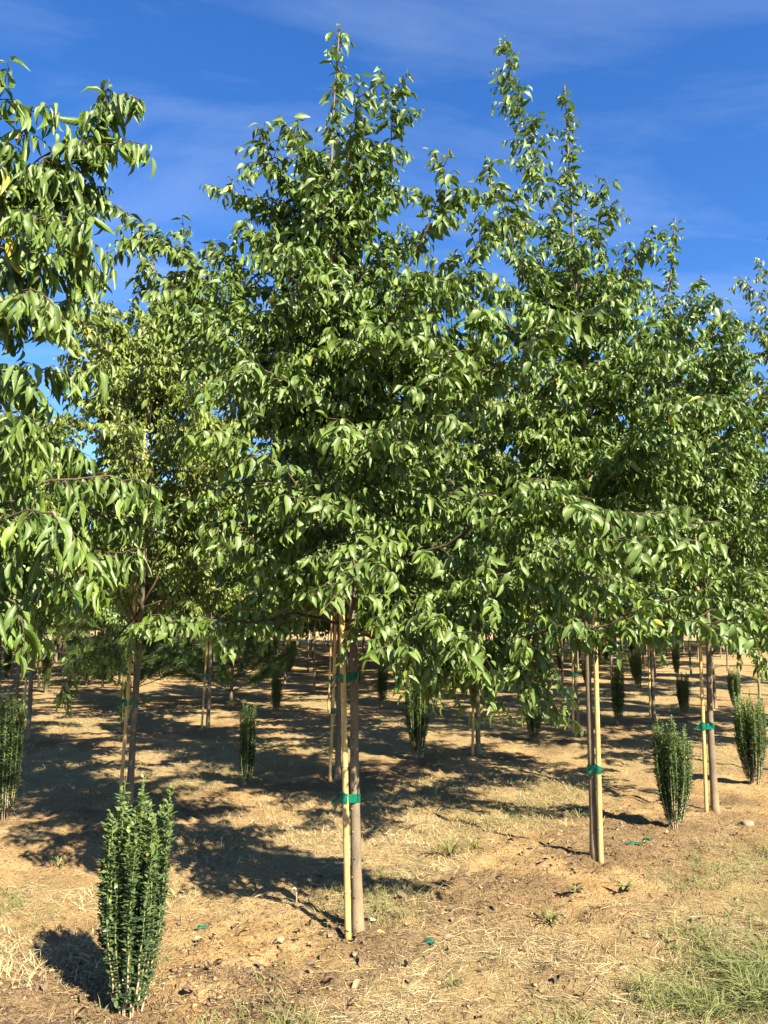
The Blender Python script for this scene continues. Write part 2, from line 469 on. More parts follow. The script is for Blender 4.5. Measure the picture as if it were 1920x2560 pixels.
class Leaves:
    """base point, midrib direction, width direction, length and age of many leaves"""
    def __init__(s): s.b = []; s.d = []; s.w = []; s.l = []; s.a = []; s.o = []; s.cur = 0
    def add(s, b, d, w, l, a):
        s.b.append(b); s.d.append(d); s.w.append(w); s.l.append(l); s.a.append(a); s.o.append(np.full(len(b), s.cur))
    def arrays(s):
        b = np.vstack(s.b); d = unit(np.vstack(s.d)); w = np.vstack(s.w)
        w = unit(w - d * (w * d).sum(1, keepdims=True)); nrm = np.cross(d, w)
        flip = nrm[:, 2] < 0; w[flip] *= -1; nrm[flip] *= -1
        return b, d, w, nrm, np.concatenate(s.l), np.concatenate(s.a), np.concatenate(s.o)

def leaf_cloud(name, arr, idx, templates, material, rg):
    b, d, w, nrm, l, a = [q[idx] for q in arr[:6]]
    kinds = rg.integers(0, len(templates), len(b)); Vs, Ts, Us, As = [], [], [], []; off = 0
    for k, (tv, tt, tu) in enumerate(templates):
        s = kinds == k
        if not s.any(): continue
        B, D, W, NN, L, AA = b[s], d[s], w[s], nrm[s], l[s], a[s]
        P = B[:, None] + L[:, None, None] * (tv[None, :, :1] * D[:, None] + tv[None, :, 1:2] * W[:, None] + tv[None, :, 2:] * NN[:, None])
        T = tt[None] + (np.arange(len(B)) * len(tv))[:, None, None] + off
        Vs.append(P.reshape(-1, 3)); Ts.append(T.reshape(-1, 3)); Us.append(np.tile(tu, (len(B), 1))); As.append(np.repeat(AA, len(tv)))
        off += P.size // 3
    me = tri_mesh(name, np.vstack(Vs), np.vstack(Ts), np.vstack(Us), np.concatenate(As))
    me.materials.append(M[material])
    return me

def leaf_parts(arr, idx, owners, kind, nk, material, rg):
    b, d, w, nrm, l, a, own = arr
    for q in idx:
        me = leaf_mesh(kind, int(rg.integers(0, nk)), (0., .35, .8)[0 if a[q] < .25 else 1 if a[q] < .6 else 2], material)
        o = bpy.data.objects.new('leaf', me); col.objects.link(o); o.parent = owners[int(own[q])]
        mt = Matrix.Identity(4)
        for r in range(3):
            mt[r][0] = d[q][r] * l[q]; mt[r][1] = w[q][r] * l[q]; mt[r][2] = nrm[q][r] * l[q]; mt[r][3] = b[q][r]
        o.matrix_basis = mt

def leafy_twig(P, lv, rg, size, spacing, start=.12, droop=1.0, length_fade=.35):
    """alternate leaves in two hanging ranks along a twig"""
    seg = np.linalg.norm(np.diff(P, axis=0), axis=1); L = seg.sum(); cum = np.concatenate([[0], np.cumsum(seg)])
    n = int(L * (1 - start) / spacing)
    if n < 1: return
    s = np.linspace(start * L, L, n) + rg.normal(0, spacing * .2, n); s = np.clip(s, 0, L)
    pt = np.stack([np.interp(s, cum, P[:, k]) for k in range(3)], -1)
    Tn = unit(np.gradient(P, axis=0)); tg = unit(np.stack([np.interp(s, cum, Tn[:, k]) for k in range(3)], -1))
    up = np.array([0, 0, 1.0])
    side = np.cross(tg, up); bad = np.linalg.norm(side, axis=1) < .35
    ra = rg.uniform(0, 6.28, n); rv = np.stack([np.cos(ra), np.sin(ra), 0 * ra], -1)
    side = unit(np.where(bad[:, None], rv, side)) * np.where(np.arange(n) % 2, 1, -1)[:, None]
    steep = np.abs(tg[:, 2:3])
    dn = rg.uniform(.35, 1.25, n)[:, None] * droop * (1 - .35 * steep)
    d = side * rg.uniform(.45, .9, n)[:, None] + tg * rg.uniform(.1, .6, n)[:, None] - up * dn + rg.normal(0, .22, (n, 3))
    wv = tg + rg.normal(0, .45, (n, 3)) + np.where(bad[:, None], np.cross(side, up), 0)
    f = s / max(L, 1e-6)
    ln = size * rg.uniform(.5, 1.2, n) * (1 - length_fade * f ** 3)
    age = np.clip(f ** 2 * .7 + rg.normal(.06, .22, n), 0, 1)
    lv.add(pt, d, wv, ln, age)

def twigs_on(limb, lv, geo, rg, size, spacing, every, tlen, s0=.2, droop=1.):
    seg = np.linalg.norm(np.diff(limb, axis=0), axis=1); L = seg.sum(); cum = np.concatenate([[0], np.cumsum(seg)])
    Tn = unit(np.gradient(limb, axis=0))
    s = s0 * L; sgn = rg.choice([-1, 1])
    while s < L * .97:
        p = np.array([np.interp(s, cum, limb[:, k]) for k in range(3)])
        t = unit(np.array([np.interp(s, cum, Tn[:, k]) for k in range(3)]))
        f = s / L
        ra = rg.normal(size=3); ra[2] *= .45
        sd = np.cross(t, [0, 0, 1.]) * sgn
        sd = unit(sd * 1.0 + ra * (.45 + .8 * abs(t[2]))); sd = unit(sd - t * sd.dot(t))
        ln = tlen * rg.uniform(.5, 1.2) * (1 - .72 * f)
        dr = unit(t * .75 + sd * .85 + np.array([0, 0, .12]))
        q = np.linspace(0, 1, 6)[:, None]
        P = p + dr * ln * q + np.array([0, 0, -1.]) * ln * .33 * droop * q ** 2 + rg.normal(0, .008, (6, 3)) * q
        geo.append(tube(P[[0, 3, 5]], np.linspace(.0028, .0011, 3), 3, False))
        leafy_twig(P, lv, rg, size, spacing, droop=droop)
        # one or two shorter side shoots
        if ln > .2:
            for _ in range(2):
                k = rg.integers(1, 4); d2 = unit(unit(P[k + 1] - P[k]) + rg.normal(0, .7, 3) * np.array([1, 1, .5]))
                l2 = ln * rg.uniform(.3, .55); P2 = P[k] + d2 * l2 * q + np.array([0, 0, -1.]) * l2 * .4 * droop * q ** 2
                geo.append(tube(P2[[0, 3, 5]], np.linspace(.0018, .0009, 3), 3, False))
                leafy_twig(P2, lv, rg, size * .92, spacing, droop=droop)
        sgn = -sgn; s += every * rg.uniform(.6, 1.4)

def fill_limbs(trunk, rg, n, z0, z1, r0, r1, el0=20, el1=58, bias=None):
    """branches spiralling up the stem"""
    out = []
    az = rg.uniform(0, 6.28)
    for k in range(n):
        f = (k + rg.uniform(0, .8)) / n
        z = z0 + (z1 - z0) * f
        p = np.array([np.interp(z, trunk[:, 2], trunk[:, q]) for q in range(3)]); p[2] = z
        az += 2.4 + rg.normal(0, .3)
        r = (r0 + (r1 - r0) * f ** 1.5) * rg.uniform(.65, 1.2)
        el = math.radians(el0 + (el1 - el0) * f + rg.normal(0, 11))
        el = min(el, math.radians(60))
        h = np.array([math.cos(az), math.sin(az), 0])
        up = math.tan(el) * r
        sag = (.25 * r) * (1 - f)
        out.append([p, p + h * r * .35 + [0, 0, up * .45 + .04], p + h * r * .7 + [0, 0, up * .85 - sag * .2], p + h * r + [0, 0, up - sag]])
    return out

def build_tree(root, base, trunk_pts, limbs, r_base, rg, size=.096, spacing=.0208, every=.043, tlen=.40,
               leafmat='leaf', parts=300, leader=.35, split_limbs=True, droop=1., templates=COARSE, s0=.2, fine='fine'):
    base = np.asarray(base, float)
    tr = spline(np.asarray(trunk_pts) - base, 44)
    zz = (tr[:, 2] - tr[0, 2]) / (tr[-1, 2] - tr[0, 2])
    rr = r_base * (1 - .96 * zz ** .75) + .0022
    rr[:3] *= np.array([1.45, 1.12, 1.03])
    v, t = tube(tr, rr, 14)
    v = v + .03 * r_base * (vnoise(v[:, 0] * 60 + 8, v[:, 2] * 25)[:, None] - .5) * np.array([1, 1, 0]) * 3
    owners = [obj('trunk', tri_mesh('trunk', v, t), root, M['bark'])]
    lv = Leaves(); geo = []; lg = []
    H = tr[-1, 2]
    for L in limbs:
        L = np.asarray(L, float) - base
        # root the branch inside the stem
        k = int(np.argmin(np.abs(tr[:, 2] - L[0][2]))); L[0] = tr[k]
        P = spline(L, 16); ln = np.linalg.norm(np.diff(P, axis=0), axis=1).sum()
        P[1:-1] += rg.normal(0, .006, (14, 3))
        r0 = min(rr[k] * .5, .003 + .006 * ln)
        tb = tube(P, np.linspace(r0, .0016, 16), 7)
        if split_limbs: owners.append(obj('branch', tri_mesh('branch', *tb), root, M['twig'])); lv.cur = len(owners) - 1
        else: lg.append(tb)
        twigs_on(P, lv, geo, rg, size, spacing, every, tlen * min(1.15, .45 + .5 * ln), s0=s0, droop=droop)
        leafy_twig(P[8:], lv, rg, size, spacing, droop=droop)
    # the leading shoot carries leaves and short twigs too
    k0 = min(38, int(44 * (1 - leader))); lv.cur = 0
    twigs_on(tr[k0:], lv, geo, rg, size * .9, spacing, every * .8, tlen * .55, s0=.0, droop=.8)
    leafy_twig(tr[int(44 * .84):], lv, rg, size * .85, spacing * 1.2, start=0, droop=.8)
    if lg: obj('branches', tri_mesh('branches', *join(lg)), root, M['twig'])
    tag(obj('twigs', tri_mesh('twigs', *join(geo)), root, M['twig']), kind='stuff')
    arr = lv.arrays(); nL = len(arr[0])
    dist = np.linalg.norm(arr[0] + base - CAM, axis=1) / np.maximum(arr[4], .02)
    wpos = arr[0] + base
    inview = (np.abs(wpos[:, 0]) < wpos[:, 1] * .53) & (wpos[:, 2] - 1.6 < wpos[:, 1] * .9)
    order = np.argsort(np.where(inview, dist, 1e9))
    if parts: leaf_parts(arr, order[:parts], owners, fine, 5, leafmat, rg)
    tag(obj('foliage', leaf_cloud('foliage', arr, order[parts:], templates, leafmat, rg), root), kind='stuff')
    return nL

# ---------------------------------------------------------------- trees of the near rows (limb paths in metres)
LIMBS_A = [
    [(-0.13, 4.1, -0.04), (-0.15, 4.1, 0.74), (-0.16, 4.1, 1.44), (-0.2, 4.1, 2.43), (-0.26, 4.1, 3.22), (-0.3, 4.1, 3.9), (-0.29, 4.1, 4.54), (-0.26, 4.1, 5.06)],
    [(-0.24, 4.1, 3.38), (-0.08, 4.0, 3.74), (0.03, 3.95, 4.12), (0.05, 3.95, 4.4), (-0.03, 3.9, 4.62)],
    [(-0.23, 4.1, 3.0), (0.1, 3.9, 3.4), (0.28, 3.8, 3.79), (0.34, 3.75, 4.04)],
    [(-0.26, 4.1, 3.54), (-0.49, 4.1, 3.93), (-0.63, 4.0, 4.15), (-0.71, 4.0, 4.36)],
    [(-0.26, 4.1, 3.33), (-0.59, 4.2, 3.82), (-0.82, 4.2, 4.02), (-1.01, 4.2, 4.1)],
    [(-0.23, 4.1, 2.69), (-0.57, 4.0, 3.02), (-0.86, 3.9, 3.29), (-1.21, 3.8, 3.59), (-1.53, 3.8, 3.85)],
    [(-0.23, 4.1, 2.79), (0.17, 3.8, 3.1), (0.4, 3.7, 3.35), (0.54, 3.65, 3.58), (0.72, 3.6, 3.61)],
    [(-0.22, 4.1, 2.38), (0.24, 3.8, 2.61), (0.61, 3.6, 2.86), (0.88, 3.5, 3.0), (1.11, 3.5, 3.12)],
    [(-0.21, 4.1, 2.2), (0.11, 3.6, 2.35), (0.22, 3.25, 2.55), (0.28, 3.1, 2.73)],
    [(-0.2, 4.1, 1.78), (0.16, 3.8, 1.7), (0.53, 3.5, 1.77), (0.84, 3.3, 1.89), (1.1, 3.2, 1.94), (1.35, 3.2, 1.87)],
    [(-0.2, 4.1, 1.93), (0.27, 3.7, 1.94), (0.68, 3.5, 2.14), (1.0, 3.3, 2.05), (1.3, 3.3, 2.05)],
    [(-0.19, 4.1, 1.61), (0.16, 3.9, 1.45), (0.48, 3.7, 1.46), (0.73, 3.5, 1.54), (1.02, 3.3, 1.58), (1.26, 3.25, 1.59), (1.46, 3.2, 1.52)],
    [(-0.19, 4.1, 1.51), (0.17, 4.0, 1.4), (0.46, 3.7, 1.41), (0.64, 3.6, 1.35), (0.73, 3.55, 1.17)],
    [(-0.2, 4.1, 1.73), (-0.5, 3.8, 1.86), (-0.74, 3.6, 2.08), (-0.95, 3.5, 2.15)],
    [(-0.2, 4.1, 1.98), (-0.42, 3.6, 2.24), (-0.65, 3.4, 2.4), (-0.87, 3.3, 2.4)],
    [(-0.21, 4.1, 2.05), (-0.23, 3.5, 2.11), (-0.3, 3.25, 2.11), (-0.41, 3.15, 2.06)],
    [(-0.19, 4.1, 1.61), (-0.45, 4.0, 1.62), (-0.67, 3.9, 1.57), (-0.99, 3.85, 1.59), (-1.23, 3.8, 1.57)],
    [(-0.23, 4.1, 2.61), (-0.46, 3.5, 2.69), (-0.61, 3.35, 2.74), (-0.71, 3.3, 2.62)],
    [(-0.2, 4.1, 1.85), (-0.13, 3.5, 1.9), (-0.13, 3.2, 1.8), (-0.19, 3.15, 1.68)],
    [(-0.21, 4.1, 2.23), (-0.06, 3.4, 2.37), (-0.18, 3.2, 2.41), (-0.25, 3.1, 2.31)],
    [(-0.23, 4.1, 2.95), (-0.02, 3.6, 2.97), (0.15, 3.3, 3.14), (0.12, 3.25, 3.08)],
    [(-0.24, 4.1, 3.16), (-0.39, 3.6, 3.14), (-0.51, 3.4, 3.08)],
    [(-0.24, 4.1, 3.38), (-0.25, 3.6, 3.65), (-0.29, 3.5, 3.74)],
    [(-0.2, 4.1, 1.71), (0.07, 3.6, 1.59), (0.04, 3.4, 1.49), (0.03, 3.35, 1.39)],
    [(-0.23, 4.1, 2.69), (-0.68, 4.05, 3.14), (-0.99, 4.0, 3.5), (-1.12, 4.0, 3.62)],
    [(-0.23, 4.1, 2.53), (-0.63, 3.9, 2.86), (-0.98, 3.8, 3.22), (-1.26, 3.75, 3.4)],
    [(-0.24, 4.1, 2.9), (-0.58, 4.2, 3.4), (-0.85, 4.3, 3.65), (-1.03, 4.35, 3.81)],
    [(-0.22, 4.1, 2.43), (-0.61, 4.3, 2.74), (-0.99, 4.4, 3.16), (-1.26, 4.45, 3.41)],
]
LIMBS_B = [
    [(1.38, 5.3, -0.04), (1.38, 5.3, 0.78), (1.38, 5.3, 1.39), (1.39, 5.3, 2.35), (1.42, 5.3, 3.18), (1.39, 5.3, 4.04), (1.37, 5.3, 4.95), (1.36, 5.3, 5.58)],
    [(1.41, 5.3, 3.76), (1.21, 5.3, 4.65), (1.07, 5.3, 5.17), (0.96, 5.3, 5.55), (0.91, 5.3, 5.95)],
    [(1.41, 5.3, 3.28), (1.03, 5.1, 3.81), (0.85, 5.0, 4.31), (0.71, 5.0, 4.81)],
    [(1.39, 5.3, 3.97), (1.56, 5.3, 4.4), (1.64, 5.3, 4.82)],
    [(1.41, 5.3, 3.41), (1.62, 5.2, 3.79), (1.76, 5.2, 4.1)],
    [(1.41, 5.3, 3.01), (1.69, 5.1, 3.41), (1.89, 5.1, 3.65)],
    [(1.4, 5.3, 2.67), (0.97, 4.9, 2.99), (0.71, 4.7, 3.21), (0.6, 4.7, 3.64)],
    [(1.41, 5.3, 2.84), (1.4, 4.8, 3.09), (1.46, 4.6, 3.09)],
    [(1.39, 5.3, 2.18), (1.65, 4.9, 2.44), (1.91, 4.8, 2.54)],
    [(1.39, 5.3, 1.86), (1.57, 5.0, 2.0), (1.74, 4.9, 1.9)],
    [(1.39, 5.3, 3.97), (1.14, 5.6, 4.33), (1.02, 5.7, 4.38)],
    [(1.4, 5.3, 2.51), (1.07, 4.7, 2.67), (0.81, 4.5, 2.71)],
]
LIMBS_C = [
    [(2.72, 6.59, -0.02), (2.72, 6.59, 0.77), (2.75, 6.59, 1.73), (2.71, 6.59, 2.93), (2.63, 6.59, 3.77), (2.57, 6.59, 4.42), (2.66, 6.59, 5.21)],
    [(2.59, 6.59, 4.11), (2.71, 6.49, 4.42), (2.82, 6.49, 4.59)],
    [(2.59, 6.59, 4.03), (2.42, 6.49, 4.37), (2.34, 6.49, 4.57)],
    [(2.65, 6.59, 3.43), (2.31, 6.39, 3.75), (2.17, 6.39, 4.04)],
    [(2.68, 6.59, 3.18), (2.99, 6.59, 3.64), (3.17, 6.59, 3.94)],
    [(2.73, 6.59, 2.61), (2.97, 6.29, 2.95), (3.09, 6.19, 3.05)],
    [(2.73, 6.59, 1.93), (2.29, 6.19, 2.28), (2.1, 6.09, 2.31)],
    [(2.74, 6.59, 1.54), (2.88, 6.29, 1.43), (3.0, 6.19, 1.21)],
]
LIMBS_L = [
    [(-2.16, 6.8, -0.02), (-2.15, 6.8, 0.75), (-2.13, 6.8, 1.41), (-2.11, 6.8, 2.77), (-2.1, 6.8, 3.84), (-2.11, 6.8, 4.46), (-2.19, 6.8, 5.1)],
    [(-2.1, 6.8, 3.75), (-2.48, 6.8, 4.28), (-2.64, 6.8, 4.55)],
    [(-2.1, 6.8, 3.41), (-1.69, 6.6, 3.95), (-1.47, 6.5, 4.25)],
    [(-2.1, 6.8, 2.98), (-2.45, 6.6, 3.44), (-2.74, 6.5, 3.53)],
    [(-2.11, 6.8, 2.56), (-1.63, 6.5, 2.84), (-1.29, 6.4, 2.86)],
    [(-2.12, 6.8, 1.94), (-2.46, 6.6, 2.05), (-2.77, 6.5, 1.35)],
    [(-2.12, 6.8, 1.61), (-2.31, 6.5, 1.35), (-2.53, 6.4, 1.2), (-2.63, 6.35, 0.95)],
]
LIMBS_Z = [
    [(-1.58, 2.9, -0.04), (-1.6, 2.9, 1.1), (-1.63, 2.9, 2.19), (-1.67, 2.9, 2.94), (-1.68, 2.9, 3.4), (-1.70, 2.9, 3.7)],
    [(-1.68, 2.9, 3.29), (-1.54, 2.8, 3.56), (-1.48, 2.75, 3.67), (-1.44, 2.7, 3.73)],
    [(-1.67, 2.9, 3.17), (-1.52, 2.9, 3.47), (-1.46, 2.9, 3.66), (-1.34, 2.9, 3.69)],
    [(-1.66, 2.9, 3.01), (-1.49, 3.0, 3.39), (-1.31, 3.05, 3.57), (-1.22, 3.1, 3.78), (-1.21, 3.1, 3.95)],
    [(-1.67, 2.9, 3.13), (-1.46, 3.0, 3.5), (-1.27, 3.1, 3.73), (-1.16, 3.1, 3.87), (-1.06, 3.1, 3.85)],
    [(-1.67, 2.9, 3.09), (-1.44, 2.9, 3.39), (-1.32, 3.0, 3.56), (-1.15, 3.05, 3.61), (-1.0, 3.05, 3.61)],
    [(-1.66, 2.9, 2.9), (-1.43, 2.8, 3.08), (-1.26, 2.8, 3.14), (-1.15, 2.75, 3.05), (-1.09, 2.7, 3.14)],
    [(-1.65, 2.9, 2.78), (-1.47, 3.0, 3.02), (-1.28, 3.0, 3.1), (-1.17, 3.0, 2.98)],
    [(-1.65, 2.9, 2.63), (-1.4, 2.8, 2.82), (-1.24, 2.7, 2.77), (-1.19, 2.7, 2.67)],
    [(-1.64, 2.9, 2.56), (-1.46, 2.9, 2.56), (-1.34, 2.9, 2.57), (-1.27, 3.0, 2.59), (-1.13, 3.0, 2.63)],
    [(-1.62, 2.9, 2.22), (-1.42, 2.7, 2.32), (-1.27, 2.6, 2.27), (-1.19, 2.6, 2.22)],
    [(-1.61, 2.9, 1.97), (-1.43, 2.9, 2.04), (-1.26, 2.9, 2.12), (-1.08, 3.0, 2.15), (-0.89, 3.0, 2.11)],
    [(-1.6, 2.9, 1.8), (-1.38, 2.9, 1.81), (-1.18, 2.9, 1.76), (-1.1, 3.0, 1.84), (-0.94, 3.0, 1.87)],
    [(-1.6, 2.9, 1.87), (-1.33, 2.7, 1.95), (-1.14, 2.6, 1.95), (-1.03, 2.6, 1.81)],
    [(-1.58, 2.9, 1.62), (-1.42, 2.8, 1.67), (-1.29, 2.7, 1.65), (-1.24, 2.7, 1.54)],
    [(-1.62, 2.9, 2.1), (-1.5, 3.1, 2.27), (-1.38, 3.2, 2.33), (-1.26, 3.2, 2.27)],
    [(-1.67, 2.9, 3.43), (-1.58, 3.2, 3.42), (-1.48, 3.2, 3.46), (-1.34, 3.2, 3.51), (-1.23, 3.2, 3.49)],
]
LIMBS_D = [
    [(4.36, 7.85, -0.04), (4.42, 7.85, 1.3), (4.44, 7.85, 2.7), (4.38, 7.85, 4.19), (4.27, 7.85, 5.11), (4.22, 7.85, 5.75)],
    [(4.44, 7.85, 3.93), (3.94, 7.75, 4.56), (3.56, 7.75, 4.76), (3.36, 7.75, 4.56)],
    [(4.37, 7.85, 4.39), (4.02, 7.85, 5.01), (3.78, 7.85, 5.22)],
    [(4.26, 7.85, 4.96), (4.09, 7.85, 5.27), (4.05, 7.85, 5.43)],
    [(4.49, 7.85, 3.44), (3.9, 7.65, 3.87), (3.53, 7.55, 3.99)],
    [(4.51, 7.85, 2.95), (3.99, 7.65, 3.15), (3.56, 7.55, 3.13)],
    [(4.54, 7.85, 2.23), (3.99, 7.65, 2.58), (3.62, 7.55, 2.48)],
]


def gbase(x, y): return (x, y, gz(x, y))
counts = {}
def hero(name_label, limbs, seed, group='young staked trees of the front row', nfill=20, fill=(1.55, 4.2, 1.0, .28), r=.032, **kw):
    rg = np.random.default_rng(seed)
    tk = [tuple(p) for p in limbs[0]]
    x, y = tk[0][0], tk[0][1]
    bz = gz(x, y); tk[0] = (x, y, bz - .05)
    root = empty('nursery_tree', (x, y, bz), name_label, 'tree', group)
    tr = spline(tk, 60)
    fl = fill_limbs(tr, rg, nfill, *fill)
    counts[name_label] = build_tree(root, (x, y, bz), tk, list(limbs[1:]) + fl, r, rg, **kw)
    return root

hero('young tree in the middle with a bare grey trunk tied to a yellow bamboo stake', LIMBS_A, 21, nfill=50, fill=(1.5, 3.9, 1.05, .30), r=.0285, every=.038, tlen=.46)
hero('tall twin-topped young tree right of the middle one, its trunk behind a thick stake', LIMBS_B, 22, nfill=48, fill=(1.35, 3.9, 1.25, .26), r=.026, size=.102, every=.039, tlen=.44, templates=LIGHT)
hero('young tree with a crooked pale trunk beside the bushy shrub on the right', LIMBS_C, 23, nfill=40, fill=(1.25, 3.3, 1.3, .5), r=.030, size=.102, every=.037, templates=LIGHT)
hero('near tree cut off by the left edge, with long drooping leaves', LIMBS_Z, 24, nfill=16, fill=(1.55, 3.0, .62, .45), r=.030, size=.130, tlen=.34, droop=2.1, every=.042, leader=.02, templates=HANG, fine='hang')
hero('thin yellowish tree cut off by the right edge', LIMBS_D, 25, nfill=40, fill=(1.2, 4.2, 1.4, .4), r=.030, leafmat='leaf_yellow', every=.048, templates=LIGHT)
hero('leaning young tree behind the foreground shrub, its trunk in shade', LIMBS_L, 26, group='young staked trees of the second row', nfill=60, fill=(1.45, 4.1, 1.4, .45), r=.031, leafmat='leaf_yellow', size=.102, every=.038, templates=LIGHT)

# ---------------------------------------------------------------- further rows: copies of a few trees
protos = []
def make_proto(seed, h, leafmat, n, size, spacing, every, templates, z0=1.38):
    rg = np.random.default_rng(seed)
    root = bpy.data.objects.new('nursery_tree', None); col.objects.link(root); root.empty_display_size = .2
    lean = rg.normal(0, .06, 2)
    tk = [(0, 0, -.05), (.01, 0, .8), (lean[0] * .4, lean[1] * .4, 2.0), (lean[0], lean[1], 3.4), (lean[0] * 1.2, lean[1] * .8, h)]
    tr = spline(tk, 60)
    fl = fill_limbs(tr, rg, n, z0, h - .6, 1.5, .3)
    counts['proto%d' % seed] = build_tree(root, (0, 0, 0), tk, fl, .03, rg, size=size, spacing=spacing, every=every, leafmat=leafmat, parts=0, split_limbs=False, templates=templates)
    return root
COARSER = [leaf_template([.3, 1], b_, f_, 0, 0, 1.25, 0) for b_, f_ in ((.4, .3), (1.1, .5))]
mid = [make_proto(31, 4.9, 'leaf', 64, .112, .0220, .046, LIGHT), make_proto(32, 5.3, 'leaf_yellow', 64, .112, .0220, .046, LIGHT), make_proto(33, 4.6, 'leaf', 64, .112, .0220, .046, LIGHT)]
far = [make_proto(41, 5.0, 'leaf', 52, .18, .032, .07, COARSER, z0=.95), make_proto(42, 4.6, 'leaf_yellow', 52, .18, .032, .07, COARSER, z0=.95)]
used = set()
def copy_tree(src, loc, rz, sc, label, group):
    if src.name not in used: r = src; used.add(src.name); kids = None
    else:
        r = src.copy(); col.objects.link(r)
        for ch in src.children:
            c = ch.copy(); col.objects.link(c); c.parent = r
    r.location = loc; r.rotation_euler = (0, 0, rz); r.scale = (sc, sc, sc)
    tag(r, label, 'tree', group)
    return r
rg = np.random.default_rng(77)
second = [((-.45, 7.78), 'young tree seen directly behind the middle trunk and its stake'),
          ((1.1, 9.27), 'young tree with a thin bare trunk just right of the tall middle shrub'),
          ((2.64, 10.8), 'young tree left of the thick stake, its trunk tied low with green tape'),
          ((4.2, 12.3), 'young tree with a dark trunk rising behind the bushy shrub on the right'),
          ((5.8, 13.8), 'young tree of the second row behind the crooked trunk on the right')]
third = [((-4.67, 10.4), 'young tree at the far left with a thick sunlit trunk beside a stake'),
         ((-2.54, 11.4), 'young tree in front of the pines, tied to a stake with green tape'),
         ((-.84, 12.95), 'slim young tree in the third row just left of the middle stake')]
stakes = []
k = 0
for (p, lab) in second:
    copy_tree(mid[k % 3], gbase(*p), rg.uniform(0, 6.28), rg.uniform(.96, 1.05), lab, 'young staked trees of the second row'); stakes.append(p); k += 1
for (p, lab) in third:
    copy_tree(mid[k % 3], gbase(*p), rg.uniform(0, 6.28), rg.uniform(.95, 1.05), lab, 'young trees of the third row'); stakes.append(p); k += 1
for p, lab in (((5.75, 9.1), 'next tree of the front row beyond the right edge, its shade falling into the alley'),
               ((7.15, 10.4), 'second tree of the front row beyond the right edge, known by its shade')):
    copy_tree(mid[k % 3], gbase(*p), rg.uniform(0, 6.28), rg.uniform(.95, 1.05), lab, 'young staked trees of the front row'); k += 1
pts = [(7.4, 15.3), (9.0, 16.8), (10.6, 18.3), (10.3, 23.4), (11.9, 24.9), (.75, 14.4), (2.3, 15.9), (3.9, 17.4), (5.5, 18.9), (7.1, 20.4), (8.7, 21.9), (-6.4, 9.6)]
for r in range(16):
    for q in range(-40, 45):
        x = q * 1.45 + .4 * r; y = 18.0 + r * 3.7 + .95 * x
        if y > 52 or y < 12 or abs(x) > .56 * y + 1.2: continue
        if -6.4 < x < -1.9 and 13.5 < y < 18.5: continue     # the pines stand here
        pts.append((x, y))
pts.sort(key=lambda p: p[1])
for (x, y) in pts:
    x += rg.normal(0, .07); y += rg.normal(0, .07)
    s = mid if y < 24 else far
    w = int(rg.integers(0, len(s)))
    lab = ('paler yellow-green' if w == 1 else 'dark green') + (' young tree in the rows behind the pines and the third row' if y < 24 else ' young tree in the farthest nursery rows near the horizon')
    copy_tree(s[w], gbase(x, y), rg.uniform(0, 6.28), rg.uniform(.9, 1.06), lab, 'young trees in the far rows')

# ---------------------------------------------------------------- bamboo stakes and tie tape
def culm_path(b, top): return spline([b, tuple((np.array(b) * .5 + np.array(top) * .5) + [.012, 0, 0]), top], 40)
def bamboo(b, top, r, label, nodes=True, group='bamboo stakes along the rows'):
    b = np.array(b, float); P = culm_path((0, 0, -.06), tuple(np.array(top, float) - b))
    L = P[-1, 2]
    rr = np.linspace(r, r * .72, 40)
    root = empty('bamboo_stake', b, label, 'stake', group)
    v, t = tube(P, rr, 12)
    cu = obj('culm', tri_mesh('culm', v, t), root, M['bamboo'])
    if nodes:
        z = .22
        while z < L - .05:
            kk = int(np.argmin(np.abs(P[:, 2] - z)))
            c = np.array([np.interp(z, P[:, 2], P[:, q]) for q in range(3)]); rz = np.interp(z, P[:, 2], rr)
            tg = unit(P[min(kk + 1, 39)] - P[max(kk - 1, 0)])
            hs = np.array([-.009, -.004, -.0012, .0012, .004, .009]); ex = np.array([.0, .0011, .0022, .0016, .0012, .0])
            v, t = tube(c + hs[:, None] * tg, rz + ex - .0003, 12, False)
            obj('node', tri_mesh('node', v, t), cu, M['bamboo_node'])
            z += .30 + .05 * math.sin(z * 9)
    return root

